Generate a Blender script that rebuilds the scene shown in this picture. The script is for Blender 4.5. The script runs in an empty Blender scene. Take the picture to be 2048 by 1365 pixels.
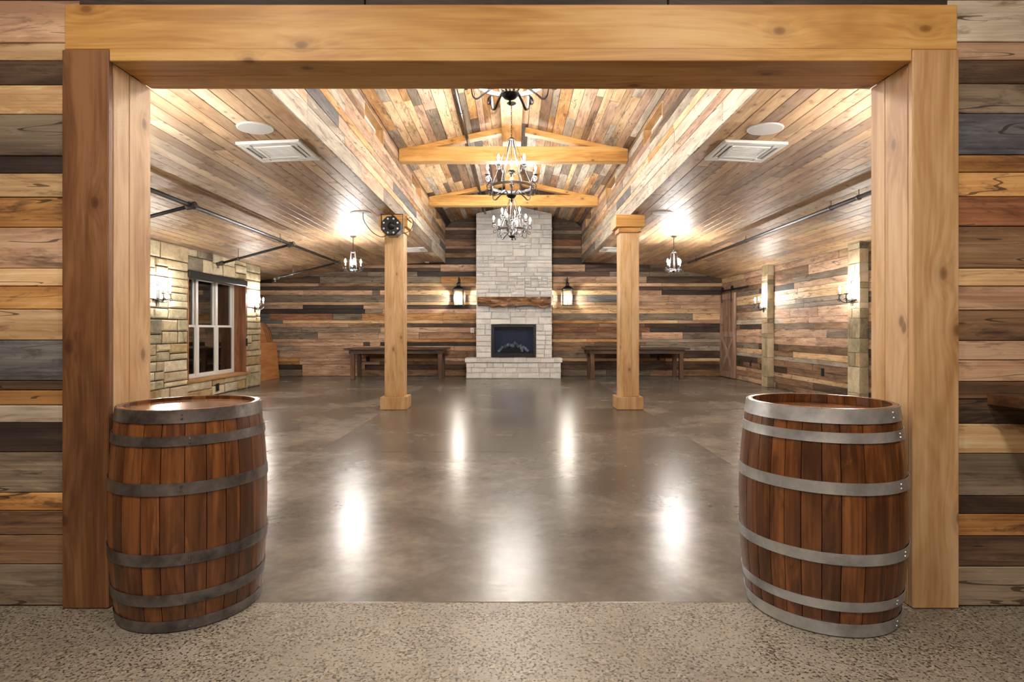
import bpy, math, random
from mathutils import Vector, Matrix, noise as mnoise

# ------------------------------------------------------------------ camera, world, exposure
scene = bpy.context.scene
COL = scene.collection
F, CX, CY, EYE = 1172.0, 1027.0, 661.0, 1.3          # focal length and vanishing point in 2048x1365 pixels
cam_d = bpy.data.cameras.new('camera')
cam_d.sensor_width = 36.0
cam_d.lens = 36.0 * F / 2048.0
cam_d.shift_x = -(CX - 1024.0) / 2048.0
cam_d.shift_y = -(682.5 - CY) / 2048.0
cam_d.clip_start = 0.05
cam = bpy.data.objects.new('camera', cam_d)
cam.location = (0, 0, EYE)
cam.rotation_euler = (math.pi / 2, 0, 0)
COL.objects.link(cam)
scene.camera = cam
world = bpy.data.worlds.new('night')
scene.world = world
world.use_nodes = True
world.node_tree.nodes['Background'].inputs[0].default_value = (0.02, 0.025, 0.04, 1)
world.node_tree.nodes['Background'].inputs[1].default_value = 0.5
vs = scene.view_settings
vs.view_transform = 'Standard'
vs.look = 'None'
vs.gamma = 1.0
vs.use_curve_mapping = False
vs.exposure = 2.68
cy = scene.cycles
cy.max_bounces, cy.diffuse_bounces, cy.glossy_bounces, cy.transparent_max_bounces = 6, 4, 3, 8
cy.caustics_reflective = cy.caustics_refractive = False
cy.sample_clamp_indirect = 6.0
cy.adaptive_threshold = 0.04
cy.use_light_tree = False
BULB, PENDANT_BULB, LANTERN_BULB, SCONCE_BULB, LAMP = 178.0, 255.0, 115.0, 220.0, 24.5        # strengths of the room's lamps

rng = random.Random(7)


def X(px, d):
    return (px - CX) * d / F


def Z(py, d):
    return EYE - (py - CY) * d / F


# ------------------------------------------------------------------ materials
def lin(c):
    return tuple(((v / 255) / 12.92 if v / 255 <= 0.04045 else ((v / 255 + 0.055) / 1.055) ** 2.4) for v in c) + (1.0,)


class NT:
    def __init__(self, name):
        self.m = bpy.data.materials.new(name)
        self.m.use_nodes = True
        self.t = self.m.node_tree
        self.b = self.t.nodes['Principled BSDF']
        self.out = self.t.nodes['Material Output']

    def n(self, kind, **kw):
        nd = self.t.nodes.new(kind)
        for k, v in kw.items():
            setattr(nd, k, v)
        return nd

    def l(self, a, b):
        self.t.links.new(a, b)

    def math(self, op, a, b=None, clamp=False):
        nd = self.n('ShaderNodeMath', operation=op, use_clamp=clamp)
        for i, v in enumerate((a, b)):
            if v is None:
                continue
            if isinstance(v, (int, float)):
                nd.inputs[i].default_value = v
            else:
                self.l(v, nd.inputs[i])
        return nd.outputs[0]

    def mapped(self, vec, scale):
        nd = self.n('ShaderNodeVectorMath', operation='MULTIPLY')
        self.l(vec, nd.inputs[0])
        nd.inputs[1].default_value = scale
        return nd.outputs[0]

    def noise(self, vec, scale, detail=3, rough=0.5, dist=0.0):
        nd = self.n('ShaderNodeTexNoise')
        nd.inputs['Scale'].default_value = scale
        nd.inputs['Detail'].default_value = detail
        nd.inputs['Roughness'].default_value = rough
        nd.inputs['Distortion'].default_value = dist
        if vec is not None:
            self.l(vec, nd.inputs['Vector'])
        return nd.outputs['Fac']

    def ramp(self, fac, stops):
        nd = self.n('ShaderNodeValToRGB')
        el = nd.color_ramp.elements
        while len(el) < len(stops):
            el.new(0.5)
        for e, (p, c) in zip(el, stops):
            e.position = p
            e.color = c if len(c) == 4 else tuple(c) + (1,)
        self.l(fac, nd.inputs[0])
        return nd.outputs[0]

    def mix(self, fac, a, b, mode='MIX'):
        nd = self.n('ShaderNodeMix', data_type='RGBA', blend_type=mode)
        for s, v in ((0, fac), (6, a), (7, b)):
            if isinstance(v, (int, float)):
                nd.inputs[s].default_value = v
            elif isinstance(v, tuple):
                nd.inputs[s].default_value = v
            else:
                self.l(v, nd.inputs[s])
        return nd.outputs[2]

    def bump(self, h, strength, dist=0.01):
        nd = self.n('ShaderNodeBump')
        nd.inputs['Strength'].default_value = strength
        nd.inputs['Distance'].default_value = dist
        self.l(h, nd.inputs['Height'])
        self.l(nd.outputs[0], self.b.inputs['Normal'])

    def position(self, jitter=True):
        g = self.n('ShaderNodeNewGeometry').outputs['Position']
        if not jitter:
            return g, None
        r = self.n('ShaderNodeObjectInfo').outputs['Random']
        c = self.n('ShaderNodeCombineXYZ')
        for i, k in enumerate((37.0, 61.0, 23.0)):
            self.l(self.math('MULTIPLY', r, k), c.inputs[i])
        v = self.n('ShaderNodeVectorMath', operation='ADD')
        self.l(g, v.inputs[0])
        self.l(c.outputs[0], v.inputs[1])
        return v.outputs[0], r


def desat(c, k):
    g = 0.3 * c[0] + 0.59 * c[1] + 0.11 * c[2]
    return tuple(g + (v - g) * k for v in c)


def wood(name, dark, mid, light, axis, rough=0.6, stain=None, stain_at=0.56, knots=0.0, bump=0.25, vary=0.3,
         fine=60.0, coat=0.0, sat=0.84, cracks=False, knot_r=0.013):
    t = NT(name)
    dark, mid, light = (desat(c, sat) for c in (dark, mid, light))
    pos, r = t.position()

    def sc(along, across):
        return tuple(along if i == axis else across for i in range(3))
    sep = t.n('ShaderNodeSeparateXYZ')
    t.l(pos, sep.inputs[0])
    along = sep.outputs[axis]
    o1, o2 = [sep.outputs[i] for i in range(3) if i != axis]
    across = t.math('ADD', o1, o2)
    cloud = t.noise(t.mapped(pos, sc(0.6, 3.2)), 1.6, 3, 0.62, 0.7)
    gv = t.mapped(pos, sc(1.3, fine))
    height = None
    kf = None
    if knots:
        cmb = t.n('ShaderNodeCombineXYZ')
        t.l(t.math('MULTIPLY', along, 0.62), cmb.inputs[0])
        t.l(across, cmb.inputs[1])
        vo = t.n('ShaderNodeTexVoronoi', voronoi_dimensions='2D')
        vo.inputs['Scale'].default_value = knots
        t.l(cmb.outputs[0], vo.inputs['Vector'])
        kd = vo.outputs['Distance']
        k1 = knot_r * knots
        kf = t.ramp(kd, [(0.0, (1, 1, 1, 1)), (k1, (0.85, 0.85, 0.85, 1)), (k1 * 1.7, (0.28, 0.28, 0.28, 1)), (k1 * 4.5, (0, 0, 0, 1))])
        rv = t.n('ShaderNodeCombineXYZ')                      # grain bends round the knot
        for i in range(3):
            if i != axis:
                t.l(t.math('DIVIDE', 1.6, t.math('ADD', t.math('MULTIPLY', kd, 9.0 / knots), 0.35)), rv.inputs[i])
        ad = t.n('ShaderNodeVectorMath', operation='ADD')
        t.l(gv, ad.inputs[0])
        t.l(rv.outputs[0], ad.inputs[1])
        gv = ad.outputs[0]
    grain = t.noise(gv, 1.0, 2, 0.6, 0.0)
    fac = t.math('ADD', t.math('MULTIPLY', cloud, 0.68), t.math('MULTIPLY', grain, 0.32))
    col = t.ramp(fac, [(0.38, lin(dark)), (0.5, lin(mid)), (0.62, lin(light))])
    height = grain
    if stain:
        st = t.noise(t.mapped(pos, sc(1.1, 6.0)), 1.9, 5, 0.74, 0.6)
        sf = t.ramp(st, [(stain_at, (0, 0, 0, 1)), (stain_at + 0.13, (1, 1, 1, 1))])
        wf_ = t.ramp(st, [(0.3, (1, 1, 1, 1)), (0.42, (0, 0, 0, 1))])
        col = t.mix(t.math('MULTIPLY', sf, 0.88), col, lin(desat(stain, sat)))
        col = t.mix(t.math('MULTIPLY', wf_, 0.5), col, lin(tuple(min(240, v * 1.12 + 12) for v in light)))
        height = t.math('ADD', grain, t.math('MULTIPLY', st, 0.8))
    if cracks:
        cn = t.noise(t.mapped(pos, sc(0.7, 9.0)), 1.0, 2, 0.6, 0.0)
        cf = t.math('LESS_THAN', t.math('ABSOLUTE', t.math('SUBTRACT', cn, 0.5)), 0.006)
        cf = t.math('MULTIPLY', cf, t.math('GREATER_THAN', cloud, 0.52))
        col = t.mix(t.math('MULTIPLY', cf, 0.75), col, lin((36, 28, 24)))
    if knots:
        col = t.mix(t.math('MULTIPLY', kf, 0.8), col, lin((mid[0] * 0.52, mid[1] * 0.4, mid[2] * 0.3)))
    hsv = t.n('ShaderNodeHueSaturation')
    t.l(t.math('ADD', t.math('MULTIPLY', r, vary), 1.0 - vary * 0.5), hsv.inputs['Value'])
    t.l(col, hsv.inputs['Color'])
    t.l(hsv.outputs[0], t.b.inputs['Base Color'])
    t.b.inputs['Roughness'].default_value = rough
    if coat:
        t.b.inputs['Coat Weight'].default_value = coat
        t.b.inputs['Coat Roughness'].default_value = 0.22
    t.bump(height, bump, 0.004)
    return t.m


def plain(name, col, rough=0.5, metal=0.0, emit=0.0, bump=0.0, bscale=120.0, var=0.0, spec=0.5):
    t = NT(name)
    t.b.inputs['Base Color'].default_value = lin(col)
    t.b.inputs['Roughness'].default_value = rough
    t.b.inputs['Metallic'].default_value = metal
    t.b.inputs['Specular IOR Level'].default_value = spec
    if emit:
        t.b.inputs['Emission Color'].default_value = lin(col)
        t.b.inputs['Emission Strength'].default_value = emit
    if bump or var:
        pos, r = t.position()
        nz = t.noise(t.mapped(pos, (1, 1, 1)), bscale, 4, 0.6)
        if bump:
            t.bump(nz, bump, 0.003)
        if var:
            n2 = t.noise(pos, 6.0, 5, 0.65)
            c = t.ramp(n2, [(0.35, lin(tuple(int(v * (1 - var)) for v in col))),
                            (0.65, lin(tuple(min(255, int(v * (1 + var))) for v in col)))])
            t.l(c, t.b.inputs['Base Color'])
    return t.m


def stone_mat(name, cols, bump=0.6, patch=None, rough=0.8):
    t = NT(name)
    pos, r = t.position()
    n1 = t.noise(pos, 3.5, 6, 0.62, 0.4)
    n2 = t.noise(pos, 26.0, 6, 0.65)
    fac = t.math('ADD', t.math('MULTIPLY', n1, 0.7), t.math('MULTIPLY', n2, 0.3))
    c = t.ramp(fac, [(0.36, lin(cols[0])), (0.5, lin(cols[1])), (0.64, lin(cols[2]))])
    if patch:
        n3 = t.noise(pos, 1.7, 4, 0.6, 0.8)
        c = t.mix(t.ramp(n3, [(0.6, (0, 0, 0, 1)), (0.7, (0.8, 0.8, 0.8, 1))]), c, lin(patch))
    hsv = t.n('ShaderNodeHueSaturation')
    t.l(t.math('ADD', t.math('MULTIPLY', r, 0.22), 0.88), hsv.inputs['Value'])
    t.l(c, hsv.inputs['Color'])
    t.l(hsv.outputs[0], t.b.inputs['Base Color'])
    t.b.inputs['Roughness'].default_value = rough
    t.bump(t.math('ADD', n2, t.math('MULTIPLY', n1, 1.5)), bump, 0.012)
    return t.m


def concrete(name, cols, r0, r1):
    t = NT(name)
    pos, r = t.position()
    n1 = t.noise(pos, 0.9, 5, 0.6, 0.4)
    n2 = t.noise(pos, 9.0, 4, 0.7)
    fac = t.math('ADD', t.math('MULTIPLY', n1, 0.72), t.math('MULTIPLY', n2, 0.28))
    c = t.ramp(fac, [(0.36, lin(cols[0])), (0.5, lin(cols[1])), (0.64, lin(cols[2]))])
    t.l(c, t.b.inputs['Base Color'])
    rr = t.math('ADD', t.math('MULTIPLY', n1, r1 - r0), r0)
    t.l(rr, t.b.inputs['Roughness'])
    t.b.inputs['IOR'].default_value = 1.5
    t.bump(t.math('ADD', t.noise(pos, 5.0, 3, 0.5), t.math('MULTIPLY', n2, 0.15)), 0.03, 0.01)
    return t.m


def aggregate(name):
    t = NT(name)
    pos, r = t.position(False)
    vo = t.n('ShaderNodeTexVoronoi')
    vo.inputs['Scale'].default_value = 95.0
    t.l(pos, vo.inputs['Vector'])
    sep = t.n('ShaderNodeSeparateColor')
    t.l(vo.outputs['Color'], sep.inputs[0])
    chip = t.ramp(sep.outputs[0], [(0.0, lin((58, 50, 42))), (0.16, lin((84, 74, 62))), (0.26, lin((128, 118, 104))),
                                   (0.7, lin((146, 137, 122))), (1.0, lin((172, 164, 150)))])
    paste = t.ramp(t.noise(pos, 1.3, 5, 0.62, 0.5), [(0.36, lin((124, 117, 107))), (0.64, lin((154, 147, 136)))])
    f = t.ramp(t.noise(pos, 7.0, 4, 0.7), [(0.4, (0.08, 0.08, 0.08, 1)), (0.62, (0.8, 0.8, 0.8, 1))])
    c = t.mix(f, paste, chip)
    n = t.noise(pos, 78.0, 2, 0.5)
    big = t.noise(pos, 4.0, 2, 0.5)
    pit = t.ramp(t.math('ADD', n, t.math('MULTIPLY', big, 0.16)), [(0.655, (0, 0, 0, 1)), (0.69, (1, 1, 1, 1))])
    c = t.mix(t.math('MULTIPLY', pit, 0.88), c, lin((46, 40, 34)))
    t.l(c, t.b.inputs['Base Color'])
    rr = t.math('ADD', t.math('MULTIPLY', n, 0.25), 0.3)
    t.l(rr, t.b.inputs['Roughness'])
    t.bump(t.math('SUBTRACT', n, pit), 0.1, 0.004)
    return t.m


def glass(name, tint=(1, 1, 1, 1), gloss=0.0, rough=0.02, gcol=(1, 1, 1, 1)):
    t = NT(name)
    t.t.nodes.remove(t.b)
    tr = t.n('ShaderNodeBsdfTransparent')
    tr.inputs[0].default_value = tint
    gl = t.n('ShaderNodeBsdfGlossy')
    gl.inputs['Roughness'].default_value = rough
    gl.inputs[0].default_value = gcol
    fr = t.n('ShaderNodeFresnel')
    fr.inputs[0].default_value = 1.5
    mx = t.n('ShaderNodeMixShader')
    t.l(t.math('ADD', fr.outputs[0], gloss, True), mx.inputs[0])
    t.l(tr.outputs[0], mx.inputs[1])
    t.l(gl.outputs[0], mx.inputs[2])
    t.l(mx.outputs[0], t.out.inputs['Surface'])
    return t.m


PAL = {   # reclaimed boards: dark, mid, light, stain
    'L': ((186, 146, 102), (216, 178, 130), (232, 200, 158), (138, 104, 74)),
    'T': ((160, 124, 98), (196, 157, 126), (216, 182, 152), (110, 86, 72)),
    'H': ((150, 98, 48), (190, 136, 76), (212, 164, 104), (84, 54, 32)),
    'B': ((104, 76, 55), (140, 106, 76), (168, 132, 100), (72, 54, 44)),
    'D': ((58, 42, 32), (82, 61, 46), (108, 84, 66), (44, 34, 30)),
    'K': ((38, 29, 26), (54, 42, 37), (74, 60, 52), (34, 28, 28)),
    'G': ((104, 90, 76), (132, 116, 98), (156, 140, 120), (80, 66, 56)),
    'S': ((80, 80, 84), (108, 108, 110), (136, 134, 132), (66, 62, 62)),
    'R': ((112, 66, 40), (146, 94, 62), (172, 122, 86), (80, 52, 38)),
    'P': ((152, 140, 124), (182, 170, 152), (204, 194, 178), (124, 104, 84)),
    'N': ((60, 62, 70), (82, 83, 92), (110, 110, 116), (52, 52, 58)),
}
RECL = {(k, ax): wood('reclaimed_%s_%d' % (k, ax), v[0], v[1], v[2], ax, 0.66, v[3], 0.53, 0, 0.45, 0.46, 75.0, 0, 0.94 if ax == 0 else 0.84, True)
        for k, v in PAL.items() for ax in (0, 1)}
CEDAR = [wood('ceiling_cedar_%d' % i, a, b, c, 1, 0.5, None, 0, 5.0, 0.25, 0.34, 60.0, 0, 0.8, False, 0.010)
         for i, (a, b, c) in enumerate((((168, 126, 80), (196, 154, 106), (214, 178, 132)),
                                        ((150, 112, 76), (178, 140, 100), (200, 166, 126)),
                                        ((136, 102, 74), (158, 124, 92), (182, 150, 118)),
                                        ((172, 140, 104), (200, 170, 132), (216, 192, 160))))]


def timber(name, axis, dark=(168, 118, 62), mid=(196, 146, 84), light=(214, 170, 110), knots=2.6, rough=0.5):
    return wood(name, dark, mid, light, axis, rough, None, 0, knots, 0.15, 0.12, 42.0, 0, 0.9)


TIM = [timber('timber_x', 0, (184, 128, 58), (210, 156, 80), (222, 176, 104), 2.0),
       timber('timber_y', 1), timber('timber_z', 2, (184, 140, 88), (208, 166, 112), (222, 186, 138), 1.7)]
TIM_BROWN = wood('timber_redwood', (98, 58, 30), (128, 80, 44), (152, 102, 62), 2, 0.5, None, 0, 2.4, 0.15, 0.1)
TIM_JAMB = timber('timber_jamb', 2, (176, 130, 82), (202, 160, 110), (218, 182, 138))
STAIN_W = wood('stained_dark_wood', (58, 38, 28), (84, 57, 42), (110, 78, 58), 0, 0.35, None, 0, 0, 0.15, 0.25)
STAIN_Z = wood('stained_dark_wood_upright', (62, 40, 26), (92, 60, 40), (120, 82, 56), 2, 0.4, None, 0, 0, 0.15, 0.25)
OAK = wood('barrel_oak', (66, 35, 15), (96, 54, 24), (132, 80, 40), 2, 0.32, (50, 28, 14), 0.56, 0, 0.25, 0.4, 60.0, 0.35, 0.95)
OAK_HEAD = wood('barrel_head_oak', (92, 52, 28), (126, 78, 46), (150, 100, 64), 0, 0.22, None, 0, 0, 0.08, 0.15, 50.0, 0.3)
BARN_SHADED = wood('barn_door_boards_shaded', (112, 84, 66), (146, 112, 90), (168, 134, 110), 2, 0.6, None, 0, 2.0, 0.2, 0.15)  # same wood as the frame, darkened to paint in the shading around the brace
BARN = wood('barn_door_wood', (138, 106, 86), (170, 136, 112), (192, 160, 136), 2, 0.6, None, 0, 2.0, 0.2, 0.15)
PLY = wood('table_plywood', (160, 94, 40), (186, 116, 56), (202, 136, 76), 1, 0.4, None, 0, 0, 0.08, 0.2)
CEDAR_TRIM = wood('window_cedar', (118, 66, 32), (150, 90, 50), (172, 112, 68), 2, 0.5, None, 0, 1.6, 0.12, 0.1)
SILL = wood('sill_cedar', (160, 106, 54), (190, 136, 76), (206, 158, 98), 1, 0.5, None, 0, 1.6, 0.12, 0.1)
LOG = wood('mantel_log_wood', (84, 50, 26), (138, 90, 50), (176, 126, 76), 0, 0.4, (44, 28, 18), 0.5, 0, 0.9, 0.1, 30.0, 0.1)
BACKER = plain('dark_backing', (44, 34, 28), 0.9)
SANDS = [stone_mat('sandstone_cream', ((180, 168, 138), (206, 195, 166), (224, 215, 192))),
         stone_mat('sandstone_tan', ((164, 148, 118), (194, 178, 146), (214, 200, 172))),
         stone_mat('sandstone_olive', ((146, 138, 112), (178, 168, 138), (200, 190, 162)), patch=(130, 110, 74)),
         stone_mat('sandstone_grey', ((104, 98, 84), (134, 126, 108), (164, 154, 132)), patch=(84, 76, 64)),
         stone_mat('sandstone_rust', ((146, 124, 88), (182, 158, 114), (208, 186, 144)), patch=(118, 102, 80))]
MORTAR = plain('stone_joint', (66, 58, 46), 0.9)
LIMES = [stone_mat('limestone_a', ((204, 203, 202), (226, 226, 226), (238, 238, 238)), 0.7),
         stone_mat('limestone_b', ((210, 208, 205), (230, 229, 227), (240, 239, 238)), 0.7)]
LIME_J = plain('limestone_mortar', (176, 174, 171), 0.9)
SLAB_C = concrete('polished_concrete_centre', ((76, 71, 66), (102, 97, 91), (132, 127, 120)), 0.245, 0.27)
SLAB_S = concrete('polished_concrete_side', ((92, 86, 79), (122, 116, 108), (152, 146, 137)), 0.245, 0.27)
AGG = aggregate('exposed_aggregate')
IRON = plain('wrought_iron', (92, 92, 94), 0.34, 0.85, 0, 0.2, 90)
IRON_D = plain('dark_iron', (38, 36, 36), 0.42, 0.6)
BLACK = plain('black_paint', (20, 21, 24), 0.4)
BLACK_SAT = plain('black_plastic', (14, 15, 18), 0.28)
STEEL = plain('galvanised_hoop', (186, 190, 196), 0.36, 0.7, 0, 0.15, 60, 0.14)
STEEL_D = plain('blackened_hoop', (112, 108, 108), 0.34, 0.75, 0, 0.2, 60, 0.3)
WHITE = plain('white_paint', (226, 226, 224), 0.4)
WHITE_D = plain('white_mesh', (196, 196, 194), 0.6)
GRILLE = plain('grille_dark', (48, 48, 50), 0.6)
PIPE = plain('black_pipe', (34, 33, 36), 0.35, 0.4)
FIT = plain('pipe_fitting', (110, 106, 100), 0.4, 0.7)
SLEEVE = plain('candle_sleeve', (214, 208, 196), 0.5)
BULB_M = plain('lit_bulb', (255, 248, 238), 0.4, 0, BULB)
PBULB_M = plain('lit_pendant_bulb', (255, 248, 238), 0.4, 0, PENDANT_BULB)
LBULB_M = plain('lit_lantern_bulb', (255, 246, 232), 0.4, 0, LANTERN_BULB)
SBULB_M = plain('lit_sconce_bulb', (255, 248, 238), 0.4, 0, SCONCE_BULB)
LAMP_M = plain('lit_diffuser', (255, 242, 224), 0.5, 0, LAMP)
GLASS = glass('window_glass', (0.75, 0.8, 0.85, 1), 0.14)
LGLASS = glass('lantern_glass', (0.96, 0.96, 0.95, 1), 0.02, 0.1)
FGLASS = glass('fireplace_glass', (0.8, 0.86, 0.95, 1), 0.06, 0.15, (0.3, 0.36, 0.5, 1))
FBOX = plain('firebox_lining', (64, 74, 94), 0.6)
ASHLOG = plain('ceramic_log', (216, 202, 180), 0.9, 0, 0, 0.6, 40, 0.45)
EMBER = plain('ember_bed', (44, 42, 42), 0.95, 0, 0, 0.8, 60, 0.4)
LENS = plain('clear_lens', (210, 214, 222), 0.12)
PLASTER = plain('plain_plaster', (190, 160, 126), 0.8)
ROOMWOOD = wood('plain_wall_boards', (120, 92, 66), (150, 118, 86), (172, 140, 106), 0, 0.65, (90, 70, 54), 0.55, 0, 0.3)


# ------------------------------------------------------------------ object helpers
WLOC = {}


def tag(o, label=None, cat=None, group=None, kind=None):
    if label:
        o['label'] = label
    if cat:
        o['category'] = cat
    if group:
        o['group'] = group
    if kind:
        o['kind'] = kind
    return o


def empty(name, loc, label=None, cat=None, group=None, kind=None, parent=None):
    o = bpy.data.objects.new(name, None)
    o.empty_display_size = 0.1
    COL.objects.link(o)
    w = Vector(loc)
    if parent:
        o.parent = parent
        o.location = w - WLOC[parent.name]
    else:
        o.location = w
    WLOC[o.name] = w
    return tag(o, label, cat, group, kind)


class MB:
    """collects geometry in world coordinates and links it as one mesh object"""

    def __init__(self):
        self.v, self.f = [], []

    def add(self, vs_, fs):
        b = len(self.v)
        self.v += [tuple(p) for p in vs_]
        self.f += [tuple(i + b for i in f) for f in fs]
        return self

    def box(self, x0, x1, y0, y1, z0, z1, ch=0.0):
        if ch <= 0:
            return self.add([(x0, y0, z0), (x1, y0, z0), (x1, y1, z0), (x0, y1, z0), (x0, y0, z1), (x1, y0, z1), (x1, y1, z1), (x0, y1, z1)],
                            [(0, 3, 2, 1), (4, 5, 6, 7), (0, 1, 5, 4), (1, 2, 6, 5), (2, 3, 7, 6), (3, 0, 4, 7)])
        lo, hi = (x0, y0, z0), (x1, y1, z1)
        c = min(ch, 0.45 * min(hi[i] - lo[i] for i in range(3)))
        vs_, idx = [], {}
        for a in range(3):
            for sx in (0, 1):
                for sy in (0, 1):
                    for sz in (0, 1):
                        s = (sx, sy, sz)
                        p = []
                        for i in range(3):
                            q = (lo, hi)[s[i]][i]
                            if i != a:
                                q += c if s[i] == 0 else -c
                            p.append(q)
                        idx[(a, s)] = len(vs_)
                        vs_.append(p)
        fs = []
        for a in range(3):
            b, d = [(1, 2), (2, 0), (0, 1)][a]
            for sa in (0, 1):
                quad = []
                for sb, sd in ((0, 0), (1, 0), (1, 1), (0, 1)):
                    s = [0, 0, 0]
                    s[a], s[b], s[d] = sa, sb, sd
                    quad.append(idx[(a, tuple(s))])
                fs.append(tuple(quad if sa else quad[::-1]))
        for a in range(3):          # edge chamfers along axis a
            b, d = [(1, 2), (2, 0), (0, 1)][a]
            for sb in (0, 1):
                for sd in (0, 1):
                    def s_(v):
                        s = [0, 0, 0]
                        s[a], s[b], s[d] = v, sb, sd
                        return tuple(s)
                    q = (idx[(b, s_(0))], idx[(b, s_(1))], idx[(d, s_(1))], idx[(d, s_(0))])
                    fs.append(q if (sb == sd) == False else q[::-1])
        for s in [(i, j, k) for i in (0, 1) for j in (0, 1) for k in (0, 1)]:
            q = (idx[(0, s)], idx[(1, s)], idx[(2, s)])
            fs.append(q if sum(s) % 2 else q[::-1])
        return self.add(vs_, fs)

    def cyl(self, p0, p1, r0, r1=None, n=10, caps=True):
        r1 = r0 if r1 is None else r1
        p0, p1 = Vector(p0), Vector(p1)
        d = (p1 - p0).normalized()
        u = d.orthogonal().normalized()
        w = d.cross(u)
        vs_ = []
        for p, r in ((p0, r0), (p1, r1)):
            for i in range(n):
                a = 2 * math.pi * i / n
                vs_.append(p + (u * math.cos(a) + w * math.sin(a)) * r)
        fs = [(i, (i + 1) % n, n + (i + 1) % n, n + i) for i in range(n)]
        if caps:
            fs += [tuple(range(n - 1, -1, -1)), tuple(range(n, 2 * n))]
        return self.add(vs_, fs)

    def tube(self, path, r, n=6, closed=False):
        pts = [Vector(p) for p in path]
        m = len(pts)
        rs = r if isinstance(r, (list, tuple)) else [r] * m
        vs_ = []
        ref = None
        for i, p in enumerate(pts):
            a = pts[(i - 1) % m] if (closed or i > 0) else p
            b = pts[(i + 1) % m] if (closed or i < m - 1) else p
            d = (b - a).normalized()
            if ref is None:
                ref = d.orthogonal().normalized()
            ref = (ref - d * ref.dot(d))
            ref = ref.normalized() if ref.length > 1e-6 else d.orthogonal().normalized()
            w = d.cross(ref)
            for k in range(n):
                t = 2 * math.pi * k / n
                vs_.append(p + (ref * math.cos(t) + w * math.sin(t)) * rs[i])
        fs = []
        for i in range(m if closed else m - 1):
            j = (i + 1) % m
            for k in range(n):
                l = (k + 1) % n
                fs.append((i * n + k, i * n + l, j * n + l, j * n + k))
        if not closed:
            fs += [tuple(range(n - 1, -1, -1)), tuple((m - 1) * n + k for k in range(n))]
        return self.add(vs_, fs)

    def lathe(self, prof, c=(0, 0, 0), n=16, axis='z'):
        vs_, fs = [], []
        for r, h in prof:
            for k in range(n):
                a = 2 * math.pi * k / n
                p = (r * math.cos(a), r * math.sin(a), h)
                if axis == 'y':
                    p = (p[0], p[2], p[1])
                elif axis == 'x':
                    p = (p[2], p[0], p[1])
                vs_.append((p[0] + c[0], p[1] + c[1], p[2] + c[2]))
        m = len(prof)
        for i in range(m - 1):
            for k in range(n):
                l = (k + 1) % n
                fs.append((i * n + k, i * n + l, (i + 1) * n + l, (i + 1) * n + k))
        if prof[0][0] > 1e-5:
            fs.append(tuple(range(n - 1, -1, -1)))
        if prof[-1][0] > 1e-5:
            fs.append(tuple((m - 1) * n + k for k in range(n)))
        return self.add(vs_, fs)

    def obj(self, name, mat, parent=None, smooth=False, origin=None, label=None, cat=None, group=None, kind=None):
        if origin is None:
            lo = [min(p[i] for p in self.v) for i in range(3)]
            hi = [max(p[i] for p in self.v) for i in range(3)]
            origin = ((lo[0] + hi[0]) / 2, (lo[1] + hi[1]) / 2, lo[2])
        o = Vector(origin)
        me = bpy.data.meshes.new(name)
        me.from_pydata([tuple(Vector(p) - o) for p in self.v], [], self.f)
        me.update()
        if smooth:
            me.polygons.foreach_set('use_smooth', [True] * len(me.polygons))
            if hasattr(me, 'set_sharp_from_angle'):
                me.set_sharp_from_angle(angle=math.radians(40))
        me.materials.append(mat)
        ob = bpy.data.objects.new(name, me)
        COL.objects.link(ob)
        if parent:
            ob.parent = parent
            ob.location = o - WLOC[parent.name]
        else:
            ob.location = o
        WLOC[ob.name] = o
        return tag(ob, label, cat, group, kind)


def bx(name, mat, parent, x0, x1, y0, y1, z0, z1, ch=0.0, **kw):
    return MB().box(min(x0, x1), max(x0, x1), min(y0, y1), max(y0, y1), min(z0, z1), max(z0, z1), ch).obj(name, mat, parent, **kw)


def copy_tree(o, parent=None, loc=None, rotz=None):
    c = o.copy()
    COL.objects.link(c)
    c.parent = parent
    if loc is not None:
        c.location = loc
        WLOC[c.name] = Vector(loc)
    if rotz is not None:
        c.rotation_euler = (0, 0, rotz)
    for ch in list(o.children):
        copy_tree(ch, c)
    return c


class Frame:
    """a flat surface: origin, length direction u, cross direction v, outward normal n"""

    def __init__(self, o, u, v, n):
        self.o, self.u, self.v, self.n = Vector(o), Vector(u).normalized(), Vector(v).normalized(), Vector(n).normalized()
        self.flip = self.u.cross(self.v).dot(self.n) < 0

    def p(self, a, b, c):
        return self.o + self.u * a + self.v * b + self.n * c


def board(parent, fr, ua, ub, va, vb, th, mat, ch=0.003, gap=0.0025, name='plank', n0=0.0, top=None):
    """a chamfered board lying on a frame; top = (ua, ub) at vb for slanted ends"""
    ta, tb = top if top else (ua, ub)
    g = gap
    ring = [(ua + g, va + g), (ub - g, va + g), (tb - g, vb - g), (ta + g, vb - g)]
    cu = (ua + ub + ta + tb) / 4
    cv = (va + vb) / 2
    inner = [(u + (ch if u < cu else -ch), v + (ch if v < cv else -ch)) for u, v in ring]
    vs_ = [fr.p(u, v, n0) for u, v in ring] + [fr.p(u, v, n0 + th - ch) for u, v in ring] + [fr.p(u, v, n0 + th) for u, v in inner]
    fs = [(8, 9, 10, 11)]
    for i in range(4):
        j = (i + 1) % 4
        fs += [(i, j, 4 + j, 4 + i), (4 + i, 4 + j, 8 + j, 8 + i)]
    if fr.flip:
        fs = [f[::-1] for f in fs]
    m = MB()
    m.add(vs_, fs)
    return m.obj(name, mat, parent)


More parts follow.
